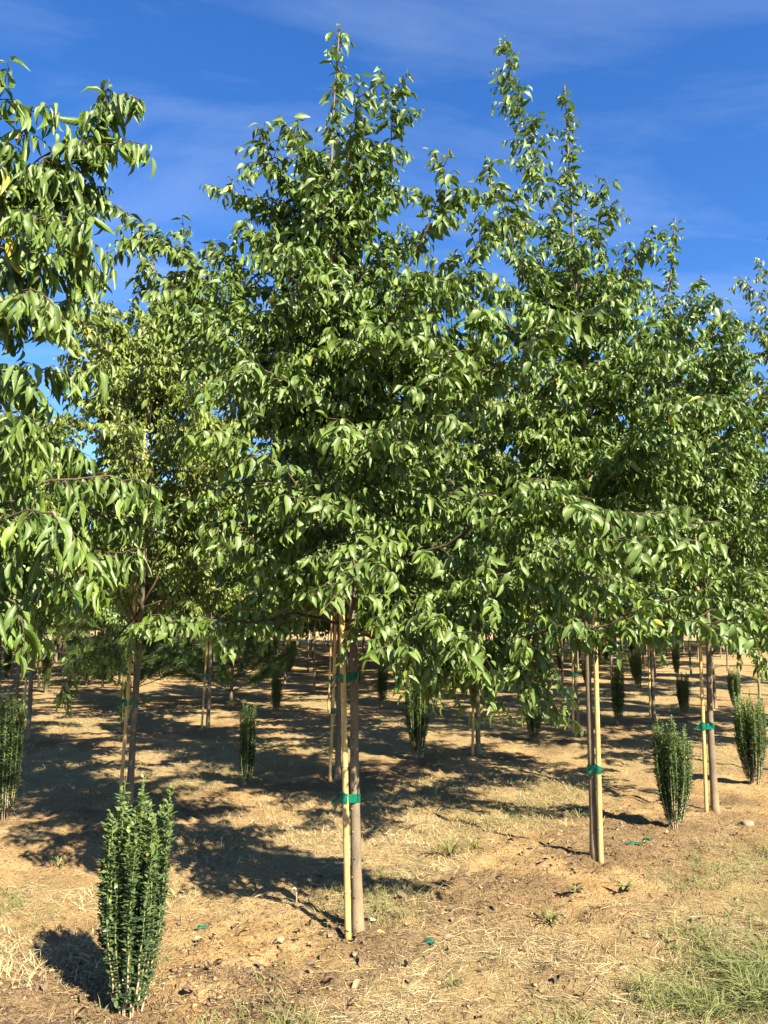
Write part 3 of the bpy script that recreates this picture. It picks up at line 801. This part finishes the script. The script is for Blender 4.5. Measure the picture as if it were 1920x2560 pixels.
def ribbon(P, W, up=(0, 0, 1)):
    """flat strip along P, W wide"""
    P = np.asarray(P, float); up = np.asarray(up, float)
    a = P - up * W / 2; b = P + up * W / 2; n = len(P)
    V = np.vstack([a, b]); i = np.arange(n - 1)
    T = np.concatenate([np.stack([i, i + 1, i + 1 + n], -1), np.stack([i, i + 1 + n, i + n], -1)])
    return V, T
def tie(ca, ra, cb, rb, z, w, label, tails=True, rg=None, tilt=0.):
    """tape wound round the stake (ca) and the trunk (cb)"""
    ca = np.array(ca, float); cb = np.array(cb, float); base = np.array([ca[0], ca[1], z])
    root = empty('tie_tape', base, label, 'tape', 'green tie tapes')
    th = np.linspace(0, 2 * np.pi, 97)
    d = np.stack([np.cos(th), np.sin(th)], -1)
    sup = np.maximum(d @ (ca[:2]) + ra, d @ (cb[:2]) + rb)
    hull = []
    for k in range(96):
        u = d[k]
        c, r = (ca[:2], ra) if u @ ca[:2] + ra >= u @ cb[:2] + rb else (cb[:2], rb)
        hull.append(c + u * (r + .0018))
    hull.append(hull[0]); H = np.array(hull)
    ax = unit(cb[:2] - ca[:2]); f = (H - ca[:2]) @ ax
    zz = tilt * f + .003 * np.sin(np.linspace(0, 12.5, 97))
    P = np.column_stack([H - base[:2], zz])
    obj('band', tri_mesh('band', *ribbon(P, w)), root, M['tape'])
    Pk = np.column_stack([d * (ra + .0032) + (ca[:2] - base[:2]), .004 * np.sin(th * 2)])
    obj('wrap', tri_mesh('wrap', *ribbon(Pk, w * 1.25)), root, M['tape'])
    if tails:
        for s in (0, 1):
            q = np.linspace(0, 1, 9)
            x = -ra - q * (.05 - .015 * s); y = -.01 - q * .012 * (1 + s); zt = .012 - q ** 1.6 * (.03 + .04 * s) + .01 * np.sin(q * 7)
            obj('tail', tri_mesh('tail', *ribbon(np.stack([x, y, zt], -1), w * (.55 + .0 * s), up=(.15, -.3, .94))), root, M['tape'])
    return root

za = gz(-.165, 4.035)
bamboo((-.175, 4.03, za), (-.30, 4.06, 3.62), .0165, 'yellow bamboo stake leaning on the middle tree, in full sun', group='bamboo stakes of the front row')
def at_z(b, t, z):
    b = np.array(b); t = np.array(t); f = (z - b[2]) / (t[2] - b[2]); return b + (t - b) * f
trA = spline(LIMBS_A[0], 80)
rootA = [o for o in bpy.data.objects if o.type == 'EMPTY' and str(o.get('label', '')).startswith('young tree in the middle')][0]
trunkA = [c for c in rootA.children if c.name.startswith('trunk')][0]
rga = np.random.default_rng(3)
zz_ = .10
while zz_ < 1.25:
    c0 = np.array([np.interp(zz_, trA[:, 2], trA[:, q]) for q in range(3)]); rr_ = .0285 * (1 - .9 * (zz_ / 5.1) ** .85) + .0035
    a0 = -2.05 + rga.normal(0, .25)
    th, ph = np.meshgrid(np.linspace(0, np.pi, 5), np.arange(7) * 2 * np.pi / 7, indexing='ij')
    v = np.stack([np.sin(th) * np.cos(ph) * .006, np.sin(th) * np.sin(ph) * .006, np.cos(th) * rga.uniform(.004, .009)], -1).reshape(-1, 3)
    v = v * rga.uniform(.6, 1.3, (len(v), 1)) + c0 + np.array([math.cos(a0), math.sin(a0), 0]) * rr_ - np.array(rootA.location)
    ii = np.arange(4)[:, None] * 7; jj = np.arange(7)[None]; j3 = (jj + 1) % 7
    obj('bud_scar', tri_mesh('bud_scar', v, np.stack([ii + jj, ii + 7 + jj, ii + 7 + j3, ii + j3], -1).reshape(-1, 4)), trunkA, M['bark'])
    zz_ += rga.uniform(.07, .13)
def on(tr, z): return np.array([np.interp(z, tr[:, 2], tr[:, q]) for q in range(3)])
for z, w, lab in ((.70, .042, 'green tape tied low round the middle trunk and its yellow stake'),
                  (1.29, .034, 'green tape tied at branch height round the middle trunk and stake'),
                  (3.28, .034, 'green tape high in the crown of the middle tree')):
    tie(at_z((-.175, 4.03, za), (-.30, 4.06, 3.62), z), .0160 - .0012 * z, on(trA, z), .0285 * (1 - .9 * (z / 5.06) ** .85) + .0035, z, w, lab, tilt=(-.12 if z < 1 else .15))
zb = gz(1.40, 5.255)
bamboo((1.405, 5.25, zb), (1.42, 5.26, 3.5), .0180, 'thick golden bamboo stake in front of the right-hand trunk', group='bamboo stakes of the front row')
tie((1.41, 5.25), .0176, on(spline(LIMBS_B[0], 80), .61), .0275, .61, .040, 'short green tape on the thick stake right of the middle')
zc = gz(2.63, 6.55)
bamboo((2.63, 6.55, zc), (2.66, 6.55, 3.3), .0155, 'slim bamboo stake beside the crooked pale trunk on the right', group='bamboo stakes of the front row')
tie((2.637, 6.55), .0150, on(spline(LIMBS_C[0], 80), .71), .0275, .71, .052, 'wide green tape joining the crooked pale trunk to its slim stake')
zl = gz(-2.22, 6.66)
bamboo((-2.215, 6.72, zl), (-2.14, 6.75, 4.1), .0155, 'bamboo stake leaning beside the shaded trunk behind the foreground shrub')
tie(at_z((-2.215, 6.72, zl), (-2.14, 6.75, 4.1), .88), .0155, on(spline(LIMBS_L[0], 80), .88), .027, .88, .045, 'dark green tape on the shaded trunk behind the foreground shrub')
trL = spline(LIMBS_L[0], 80)
for z, lab in ((3.95, 'uppermost green tape on the leaning left tree, against the sky'), (3.48, 'green tape below the uppermost one on the leaning left tree')):
    tie(at_z((-2.215, 6.72, zl), (-2.14, 6.75, 4.1), z), .013, on(trL, z), .012, z, .05, lab, tails=False)
slabs = ['narrow stake close behind the middle trunk', 'stake at the thin bare trunk beyond the tall shrub', 'stake with low green tape left of the thick stake',
         'stake at the dark trunk behind the bushy shrub', 'stake at the last tree of the second row on the right', 'sunlit stake beside the thick trunk at the far left',
         'stake with green tape in front of the pines', 'stake at the slim tree just left of the middle stake']
for (p, lab) in zip(stakes, slabs):
    x, y = p[0] - .075, p[1] - .05
    z = gz(x, y); top = 2.6
    bamboo((x, y, z), (x + .05, y + .02, top), .016, lab, nodes=False)
    if 'tape' in lab or 'trunk' in lab:
        tie((x + .02, y, 0), .0155, (p[0], p[1], 0), .029, .62 + .5 * abs(math.sin(7.3 * p[0])), .045, 'green tape on the ' + lab.replace(' with low green tape', '').replace(' with green tape', ''), tails=False)

# ---------------------------------------------------------------- columnar holly shrubs
def shrub_mesh(root, seed, H, w_top, n, parts=0, leafl=.026, step=.0062, leaders=5, bare=.06):
    rg = np.random.default_rng(seed); lv = Leaves(); st = []
    for k in range(n):
        lv.cur = k
        a = k * 2.4 + rg.normal(0, .2); q = math.sqrt((k + .5) / n)
        h = H * rg.uniform(.72, .95)
        if k % max(1, n // leaders) == 0: h = H * rg.uniform(.95, 1.06)
        b = np.array([math.cos(a) * .045 * q, math.sin(a) * .045 * q, -.03])
        t = np.array([math.cos(a) * w_top * q, math.sin(a) * w_top * q, h])
        m = b * .15 + t * .85; m[2] = h * .5
        m0 = b * .6 + t * .4; m0[2] = h * .2
        t = t + np.append(rg.normal(0, .010, 2), 0)
        P = spline([b, m0, m, t], 12) + rg.normal(0, .002, (12, 3))
        P0 = P
        if k % 5: P0 = P[2 + k % 3:]          # most stems fork from others above the ground
        st.append(tube(P0, np.linspace(.0045, .0013, len(P0)), 5, False))
        s = np.arange(h * bare * rg.uniform(.8, 2.0), h, step); f = s / h
        pt = np.stack([np.interp(s, P[:, 2], P[:, j]) for j in range(3)], -1)
        nn = len(s); ra = np.arange(nn) * 2.1 + rg.uniform(0, 6)
        rad_ = np.stack([np.cos(ra), np.sin(ra), 0 * ra], -1)
        d = rad_ * rg.uniform(.5, 1.1, nn)[:, None] + np.array([0, 0, 1]) * rg.uniform(.15, 1.1, nn)[:, None] + rg.normal(0, .3, (nn, 3))
        wv = np.cross(d, [0, 0, 1.]) + rg.normal(0, .25, (nn, 3))
        lean = h > .94 * H
        age = np.clip(sstep(.45, .9, pt[:, 2] / H) * rg.uniform(.6, 1.2, nn) + rg.normal(0, .06, nn), 0, 1)
        lv.add(pt, d, wv, leafl * rg.uniform(.75, 1.2, nn) * (1 - .25 * (f > .97)), age)
        # short side shoots thicken the column
        for z in np.arange(h * .2, h * .9, .035):
            p = np.array([np.interp(z, P[:, 2], P[:, j]) for j in range(3)]); aa = rg.uniform(0, 6.28)
            ln = rg.uniform(.03, .07); e = p + np.array([math.cos(aa) * .4, math.sin(aa) * .4, .9]) * ln
            m2 = 7; qq = np.linspace(.2, 1, m2)[:, None]
            pp = p + (e - p) * qq; r2 = np.arange(m2) * 2.2 + aa
            d2 = np.stack([np.cos(r2), np.sin(r2), 0 * r2 + .6], -1)
            lv.add(pp, d2, np.cross(d2, [0, 0, 1.]) + rg.normal(0, .2, (m2, 3)), leafl * rg.uniform(.7, 1.1, m2), np.clip(sstep(.5, .95, pp[:, 2] / H) * rg.uniform(.5, 1, m2), 0, 1))
    owners = []
    if parts: owners = [obj('stem', tri_mesh('stem', *s_), root, M['stem']) for s_ in st]
    else: obj('stems', tri_mesh('stems', *join(st)), root, M['stem'])
    arr = lv.arrays()
    if parts:
        wp = arr[0] + np.array(root.location); dist = np.linalg.norm(wp - CAM, axis=1) - .25 * arr[0][:, 2]
        order = np.argsort(dist)
    else: order = np.arange(len(arr[0]))
    leaf_parts(arr, order[:parts], owners, 'small', 3, 'holly', rg)
    tag(obj('foliage', leaf_cloud('foliage', arr, order[parts:], SMALL, 'holly', rg), root), kind='stuff')
    counts['shrub%d' % seed] = len(arr[0])

G_S = 'columnar holly shrubs between the trees'
s0 = empty('columnar_shrub', gbase(-1.01, 3.29), 'foreground upright shrub with bright green shoot tips and bare pale stems at its foot', 'shrub', G_S)
shrub_mesh(s0, 51, .87, .132, 54, parts=300, leafl=.028)
s1 = empty('columnar_shrub', gbase(2.16, 5.98), 'broad dark shrub between the thick stake and the crooked pale trunk', 'shrub', G_S)
shrub_mesh(s1, 52, .80, .145, 50, step=.008, leaders=4)
s2 = empty('columnar_shrub', gbase(-2.97, 6.3), 'shrub with long pale shoots cut off by the left edge', 'shrub', G_S)
shrub_mesh(s2, 53, .98, .10, 30, step=.009, leaders=9)
sproto = bpy.data.objects.new('columnar_shrub', None)
used_s = set()
def copy_shrub(src, p, rz, sc, zs, label):
    r = src.copy(); col.objects.link(r)
    for ch in src.children:
        if ch.name.startswith('leaf') or ch.name.startswith('stem.') : continue
        c = ch.copy(); col.objects.link(c); c.parent = r
    r.location = gbase(*p); r.rotation_euler = (0, 0, rz); r.scale = (sc, sc, sc * zs)
    return tag(r, label, 'shrub', G_S)
for (src, p, sc, zs, lab) in [
    (s1, (3.5, 7.56), 1.0, 1.1, 'dark shrub cut off by the right edge beside the crooked pale trunk'),
    (s2, (-1.3, 7.56), .80, .98, 'slim shrub left of the middle stake with a leaning shoot'),
    (s1, (.38, 8.92), 1.02, 1.32, 'tall shrub just right of the middle trunk, hanging leaves in front of it'),
    (s2, (-.03, 14.0), 1.0, .9, 'black-looking shaded shrub between the middle trunk and the tall shrub'),
    (s1, (1.94, 10.27), .85, 1.0, 'shaded shrub behind the drooping branch left of the thick stake'),
    (s2, (3.43, 11.55), 1.0, .9, 'shrub with a sunlit top right of the thick stake'),
    (s2, (-1.77, 12.95), .9, .9, 'thin dark shrub standing in front of the pines'),
    (s1, (4.92, 12.95), .8, 1.1, 'dark narrow shrub beyond the bushy one, left of the slim stake'),
    (s2, (-3.6, 10.97), .75, 1.05, 'slim shrub half hidden behind the leaning left trunk'),
    (s1, (1.64, 16.1), .95, 1.0, 'small dark shrub far behind the thin bare trunk'),
    (s2, (5.5, 17.0), .95, 1.0, 'small black shrub far behind the dark trunk on the right'),
    (s1, (6.2, 13.9), .8, 1.1, 'dark shrub behind the shrub at the right edge'),
    (s2, (-7.1, 16.5), 1.0, 1.0, 'dark shrub among the far trunks on the left'),
    (s1, (-2.75, 22.6), 1.1, 1.0, 'far dark shrub right of the pines'),
    (s2, (.9, 17.6), 1.0, .95, 'far narrow shrub seen above the tall shrub')]:
    copy_shrub(src, p, random.Random(lab).uniform(0, 6), sc, zs, lab)

rgs = np.random.default_rng(17)
for q, (x, y) in enumerate(pts):                                 # further shrubs stand half way between far trees
    if y > 34 or rgs.random() < .45: continue
    x2 = x + .8; y2 = y + .76
    if abs(x2) > .55 * y2 + .5 or (-6.4 < x2 < -1.9 and 13.5 < y2 < 18.5): continue
    copy_shrub((s1, s2)[q % 2], (x2, y2), rgs.uniform(0, 6.28), rgs.uniform(.85, 1.1), rgs.uniform(.85, 1.2), 'one of the small dark upright shrubs between the far trees')['group'] = 'shrubs in the far rows'

# ---------------------------------------------------------------- pines
def pine(p, H, W, seed, label):
    rg = np.random.default_rng(seed)
    root = empty('pine_sapling', gbase(*p), label, 'pine tree', 'young pines among the rows')
    tk = spline([(0, 0, -.05), (.02, 0, H * .5), (0, .02, H)], 20)
    obj('trunk', tri_mesh('trunk', *tube(tk, np.linspace(.035, .008, 20), 8)), root, M['bark'])
    Vs, Ts, off = [], [], 0; ages = []
    for wl in np.linspace(.12, .98, 9):
        for k in range(6):
            a = rg.uniform(0, 6.28); ln = W * (1.05 - .75 * wl) * rg.uniform(.7, 1.1)
            b = np.array([0, 0, H * wl]); e = b + np.array([math.cos(a) * ln, math.sin(a) * ln, .22 + .25 * ln])
            P = spline([b, b * .5 + e * .5 + [0, 0, -.06], e], 10)
            obj('branch', tri_mesh('branch', *tube(P, np.linspace(.011, .004, 10), 5)), root, M['twig'])
            m = 480; f = rg.uniform(.3, 1.0, m) ** .6
            pt = np.stack([np.interp(f, np.linspace(0, 1, 10), P[:, j]) for j in range(3)], -1)
            tg = unit(e - b); rd = unit(rg.normal(size=(m, 3)))
            d = unit(tg * rg.uniform(.5, 1.2, m)[:, None] + rd * .8 + [0, 0, .15]); L = rg.uniform(.15, .26, m)[:, None]
            mid_ = pt + d * L * .55; tip = pt + d * L + np.array([0, 0, -1]) * L * .38
            sd = unit(np.cross(d, rg.normal(size=(m, 3)))) * .0032
            V4 = np.stack([pt - sd, pt + sd, mid_ - sd, mid_ + sd, tip], 1).reshape(-1, 3)
            T = np.array([(0, 1, 3), (0, 3, 2), (2, 3, 4)])[None] + (np.arange(m) * 5)[:, None, None] + off
            Vs.append(V4); Ts.append(T.reshape(-1, 3)); off += len(V4); ages.append(np.repeat(f, 5))
    me = tri_mesh('needles', np.vstack(Vs), np.vstack(Ts), None, np.concatenate(ages)); me.materials.append(M['needle'])
    tag(obj('needles', me, root), kind='stuff')
    return root
pine0 = pine((-2.8, 14.4), 2.2, 1.3, 61, 'young pine with long soft needles right of the tape-tied trunk')
for p, rz, sc, lab in (((-4.7, 14.8), 2.0, .95, 'young pine half hidden behind the leaning left trunk'), ((-6.3, 17.6), 4.1, .88, 'young pine furthest left, behind the low hanging twig')):
    r = pine0.copy(); col.objects.link(r)
    for ch in pine0.children:
        c = ch.copy(); col.objects.link(c); c.parent = r
    r.location = gbase(*p); r.rotation_euler = (0, 0, rz); r.scale = (sc, sc, sc); r['label'] = lab

# ---------------------------------------------------------------- grass, straw and litter
def scatter(n, y0, y1, dens, seed, power=1.6):
    rg = np.random.default_rng(seed)
    u = rg.random(n); y = (y0 ** (1 - power) + u * (y1 ** (1 - power) - y0 ** (1 - power))) ** (1 / (1 - power))
    x = rg.uniform(-1, 1, n) * (.56 * y + .25)
    keep = rg.random(n) < dens(x, y)
    return x[keep], y[keep], rg
def blades(name, x, y, rg, ln, wd, rise, mat_, label, bend=.6, age=None):
    n = len(x); z = height(x, y)
    a = rg.uniform(0, 6.28, n); h = np.stack([np.cos(a), np.sin(a), 0 * a], -1)
    L = ln * rg.uniform(.45, 1.25, n); r = rise * rg.uniform(.5, 1.3, n)
    d = unit(h + np.array([0, 0, 1]) * r[:, None])
    b = np.stack([x, y, z - .003], -1)
    m_ = b + d * (L * .55)[:, None]; t = b + d * L[:, None] - np.array([0, 0, 1]) * (L * bend * .35 * np.minimum(r, 1))[:, None] + h * (L * .12)[:, None]
    # keep lying pieces above the soil
    m_[:, 2] = np.maximum(m_[:, 2], height(m_[:, 0], m_[:, 1]) + .004); t[:, 2] = np.maximum(t[:, 2], height(t[:, 0], t[:, 1]) + .003)
    sd = np.stack([-np.sin(a), np.cos(a), rg.normal(0, .5, n)], -1); sd = unit(sd) * (wd * rg.uniform(.6, 1.3, n) / 2)[:, None]
    V = np.stack([b - sd, b + sd, m_ - sd * .8, m_ + sd * .8, t], 1).reshape(-1, 3)
    T = (np.array([(0, 1, 3), (0, 3, 2), (2, 3, 4)])[None] + (np.arange(n) * 5)[:, None, None]).reshape(-1, 3)
    ag = np.repeat(np.clip(rg.normal(.4, .35, n), 0, 1), 5)
    me = tri_mesh(name, V, T, None, ag); me.materials.append(M[mat_])
    o = tag(obj(name, me), label, name.replace('_', ' '), kind='stuff')
    counts[name] = n
    return o
def clump(x, y, s, c): return sstep(c, c + .18, fbm(x * s, y * s + 50, 3))
X, Y, R = scatter(430000, 2.9, 12, lambda x, y: lawn(x, y) * (.06 + .94 * clump(x, y, 3.5, .46)), 71)
X2 = []; 
blades('lawn_grass', X, Y, R, .14, .0046, .85, 'grass', 'green grass strip in the lower right corner', bend=.9)
X, Y, R = scatter(175000, 2.9, 24, lambda x, y: dry(x, y) ** 1.5 * (1 - .25 * lawn(x, y)) * (.08 + .92 * clump(x, y, 1.7, .40)), 72, 1.7)
blades('dry_straw', X, Y, R, .10, .0022, .16, 'straw', 'pale dry straw lying between the rows', bend=.2)
X, Y, R = scatter(150000, 3.0, 24, lambda x, y: dry(x, y) * (across(x, y) < -.3) * clump(x, y, 1.3, .42), 73, 1.55)
blades('dry_grass', X, Y, R, .085, .0028, .9, 'straw', 'tufts of dry grass in the alleys behind the front row')
X, Y, R = scatter(120000, 3.0, 16, lambda x, y: dry(x, y) * clump(x, y, 1.1, .52) * (across(x, y) < .9), 74, 1.5)
blades('green_tufts', X, Y, R, .085, .0036, 1.1, 'grass', 'sparse green grass growing through the straw')
X, Y, R = scatter(110000, 2.9, 16, lambda x, y: np.clip(litter(x, y) * 1.2 + .07 + .55 * row_strip(x, y) * clump(x, y, 3.1, .42), 0, 1), 75, 1.9)
blades('soil_litter', X, Y, R, .042, .0042, .22, 'litter', 'dark twigs and rotted leaf bits on the tree rows', bend=.3)

def crumbs():
    X, Y, R = scatter(26000, 2.9, 9, lambda x, y: np.clip(1.0 - .75 * dry(x, y), 0, 1) * (.2 + .8 * clump(x, y, 2.2, .42)), 76, 2.2)
    n = len(X); s = .0025 + .014 * R.random(n) ** 5
    oc = np.array([(1, 0, 0), (-1, 0, 0), (0, 1, 0), (0, -1, 0), (0, 0, .8), (0, 0, -.8)], float)
    f = np.array([(0, 2, 4), (2, 1, 4), (1, 3, 4), (3, 0, 4), (2, 0, 5), (1, 2, 5), (3, 1, 5), (0, 3, 5)])
    V = oc[None] * R.uniform(.3, 1.5, (n, 6, 1)) * np.array([1.3, .8, .45]) * s[:, None, None]
    a = R.uniform(0, 6.28, n); c, sn = np.cos(a)[:, None], np.sin(a)[:, None]
    V = np.stack([V[..., 0] * c - V[..., 1] * sn, V[..., 0] * sn + V[..., 1] * c, V[..., 2]], -1) + np.stack([X, Y, height(X, Y) + s * .25], -1)[:, None]
    T = (f[None] + (np.arange(n) * 6)[:, None, None]).reshape(-1, 3)
    me = tri_mesh('soil_crumbs', V.reshape(-1, 3), T, smooth=False); me.materials.append(M['clod'])
    tag(obj('soil_crumbs', me), 'loose crumbs of sandy soil on the bare rows', 'soil', kind='stuff')
crumbs()

# ---------------------------------------------------------------- single small things on the ground
rg = np.random.default_rng(91)
curled = []
for (b_, f_, t_) in ((2.2, .9, 1.2), (1.2, 1.3, -.8), (3.0, .6, .5), (.8, 1.8, .3)):
    v, t, u = leaf_template(FINEST, b_, f_, t_, .05, 1.0, .5)
    v = v - [v[:, 0].mean(), 0, v[:, 2].min()]
    me = tri_mesh('fallen_leaf', v, t, u, np.zeros(len(v))); me.materials.append(M['dead']); curled.append(me)
cnt = 0
while cnt < 170:
    y = 2.95 * (2.3 ** rg.random()); x = rg.uniform(-1, 1) * (.54 * y)
    d = float(across(x, y))
    if abs(d) > 1.15 or rg.random() > math.exp(-(d / .7) ** 2): continue
    o = obj('fallen_leaf', curled[int(rg.integers(0, 4))])
    o.location = (x, y, gz(x, y) + .003); o.rotation_euler = (rg.normal(0, .3), rg.normal(0, .3), rg.uniform(0, 6.28))
    s = rg.uniform(.035, .08); o.scale = (s, s, s * .6)
    tag(o, 'small dead brown leaf curled up on the bare soil of the front row', 'leaf', 'dead leaves on the soil'); cnt += 1
def single_leaf(p, rz, s, label, m_):
    v, t, u = leaf_template(FINEST, .5, .3, .2, .07, 1, .2)
    me = tri_mesh('fallen_leaf', v, t, u, np.zeros(len(v))); me.materials.append(M[m_])
    o = obj('fallen_leaf', me); o.location = (p[0], p[1], gz(*p) + .02); o.rotation_euler = (.2, .1, rz); o.scale = (s, s, s)
    tag(o, label, 'leaf')
single_leaf((-.035, 4.03), .3, .045, 'bright yellow leaf fallen at the foot of the middle trunk', 'yellow')
single_leaf((.14, 4.74), .8, .04, 'small yellow leaf in the dappled shade right of the middle trunk', 'yellow')
single_leaf((-.07, 4.16), 1.0, .07, 'pale dry leaf leaning against the right side of the middle trunk', 'pale')

def scrap(p, s, rz, label):
    q = np.linspace(0, 1, 14)
    P = np.stack([q * s, .010 * np.sin(q * 4.2), .003 + .007 * np.abs(np.sin(q * 4))], -1)
    o = obj('tape_scrap', tri_mesh('tape_scrap', *ribbon(P, .020, up=(.1, .9, .25))), None, M['tape'])
    o.location = (p[0], p[1], gz(*p) + .006); o.rotation_euler = (0, 0, rz)
    tag(o, label, 'tape scrap')
scrap((.19, 3.94), .06, -.5, 'shiny green tape scrap on the soil right of the middle trunk')
scrap((1.66, 5.52), .12, .1, 'green tape scrap lying right of the thick stake')
scrap((1.84, 5.70), .07, .4, 'small green tape scrap below the bushy shrub on the right')
scrap((-.95, 4.17), .05, .9, 'dull green tape scrap on the soil right of the foreground shrub')

def stalk(p, H, lean, label):
    P = spline([(0, 0, -.02), (lean * .4, 0, H * .7), (lean, 0, H), (lean * 1.6 - .012, 0, H * .97)], 12)
    o = obj('dry_stalk', tri_mesh('dry_stalk', *tube(P, np.linspace(.006, .004, 12), 7)), None, M['pale'])
    o.location = gbase(*p); tag(o, label, 'stalk')
stalk((-.48, 4.51), .075, -.012, 'short whitish broken stalk standing in the soil left of the middle stake')

def stone(p, s, label, seed):
    rg_ = np.random.default_rng(seed)
    th = np.linspace(0, np.pi, 9); ph = np.arange(14) * 2 * np.pi / 14
    TT, PP = np.meshgrid(th, ph, indexing='ij')
    v = np.stack([np.sin(TT) * np.cos(PP), np.sin(TT) * np.sin(PP) * .75, np.cos(TT) * .6], -1).reshape(-1, 3)
    v *= (1 + .5 * (vnoise(v[:, 0] * 1.7 + seed, v[:, 1] * 1.7 + v[:, 2] * 2) - .5))[:, None]
    i = np.arange(8)[:, None] * 14; j = np.arange(14)[None]; j2 = (j + 1) % 14
    Q = np.stack([i + j, i + 14 + j, i + 14 + j2, i + j2], -1).reshape(-1, 4)
    o = obj('stone', tri_mesh('stone', v * s, Q), None, M['stone']); o.location = (p[0], p[1], gz(*p) + s * .02)
    tag(o, label, 'stone')
stone((2.78, 6.15), .05, 'rounded tan stone right of the crooked pale trunk', 3)
stone((-2.78, 5.9), .06, 'tan stone at the left edge below the long-shooted shrub', 5)

def weed(p, n, ln, wd, label, seed, up=1.2, name='weed'):
    rg_ = np.random.default_rng(seed); root = empty(name, gbase(*p), label, 'weed', 'weeds on the soil')
    for k in range(n):
        a = rg_.uniform(0, 6.28); L = ln * rg_.uniform(.5, 1.1)
        q = np.linspace(0, 1, 7); e = up * rg_.uniform(.5, 1.3)
        cx = L * q * .8; cz = L * e * q - L * .75 * e * q ** 2.2
        w = wd * np.sin(np.pi * np.clip(q * .92 + .08, 0, 1)) ** .7
        V = np.vstack([np.stack([cx, -w / 2, cz], -1), np.stack([cx, w / 2, cz], -1)])
        c_, s_ = math.cos(a), math.sin(a)
        V = np.stack([V[:, 0] * c_ - V[:, 1] * s_, V[:, 0] * s_ + V[:, 1] * c_, V[:, 2]], -1)
        i = np.arange(6); T = np.concatenate([np.stack([i, i + 1, i + 8], -1), np.stack([i, i + 8, i + 7], -1)])
        me = tri_mesh('blade', V, T, None, np.full(14, rg_.uniform(0, .7))); me.materials.append(M['grass'])
        obj('blade', me, root)
weed((.44, 5.41), 60, .22, .006, 'large green grass tuft on the soil between the middle and right trunks', 1, name='grass_tuft')
weed((.62, 5.5), 40, .18, .006, 'smaller green tuft just right of the large grass tuft', 2, name='grass_tuft')
weed((.87, 4.28), 22, .13, .010, 'green weed at the edge of the straw below the thick stake', 3)
weed((1.09, 4.62), 14, .09, .016, 'low broad-leaved weed near the straw below the thick stake', 4)
weed((1.40, 4.72), 10, .10, .022, 'small weed with wide pale leaves in front of the thick stake', 5)
weed((-1.22, 4.75), 18, .11, .014, 'dusty green weed behind the foreground shrub', 6)
weed((1.55, 6.4), 34, .16, .005, 'grass tuft with seedy blades left of the bushy shrub', 7, name='grass_tuft')
weed((-2.05, 5.1), 12, .13, .008, 'thin green weed in the straw left of the foreground shrub', 8)
weed((.30, 3.55), 14, .09, .005, 'tiny grass sprout in the bare soil below the green scrap', 9, name='grass_tuft')
print('COUNTS', counts)
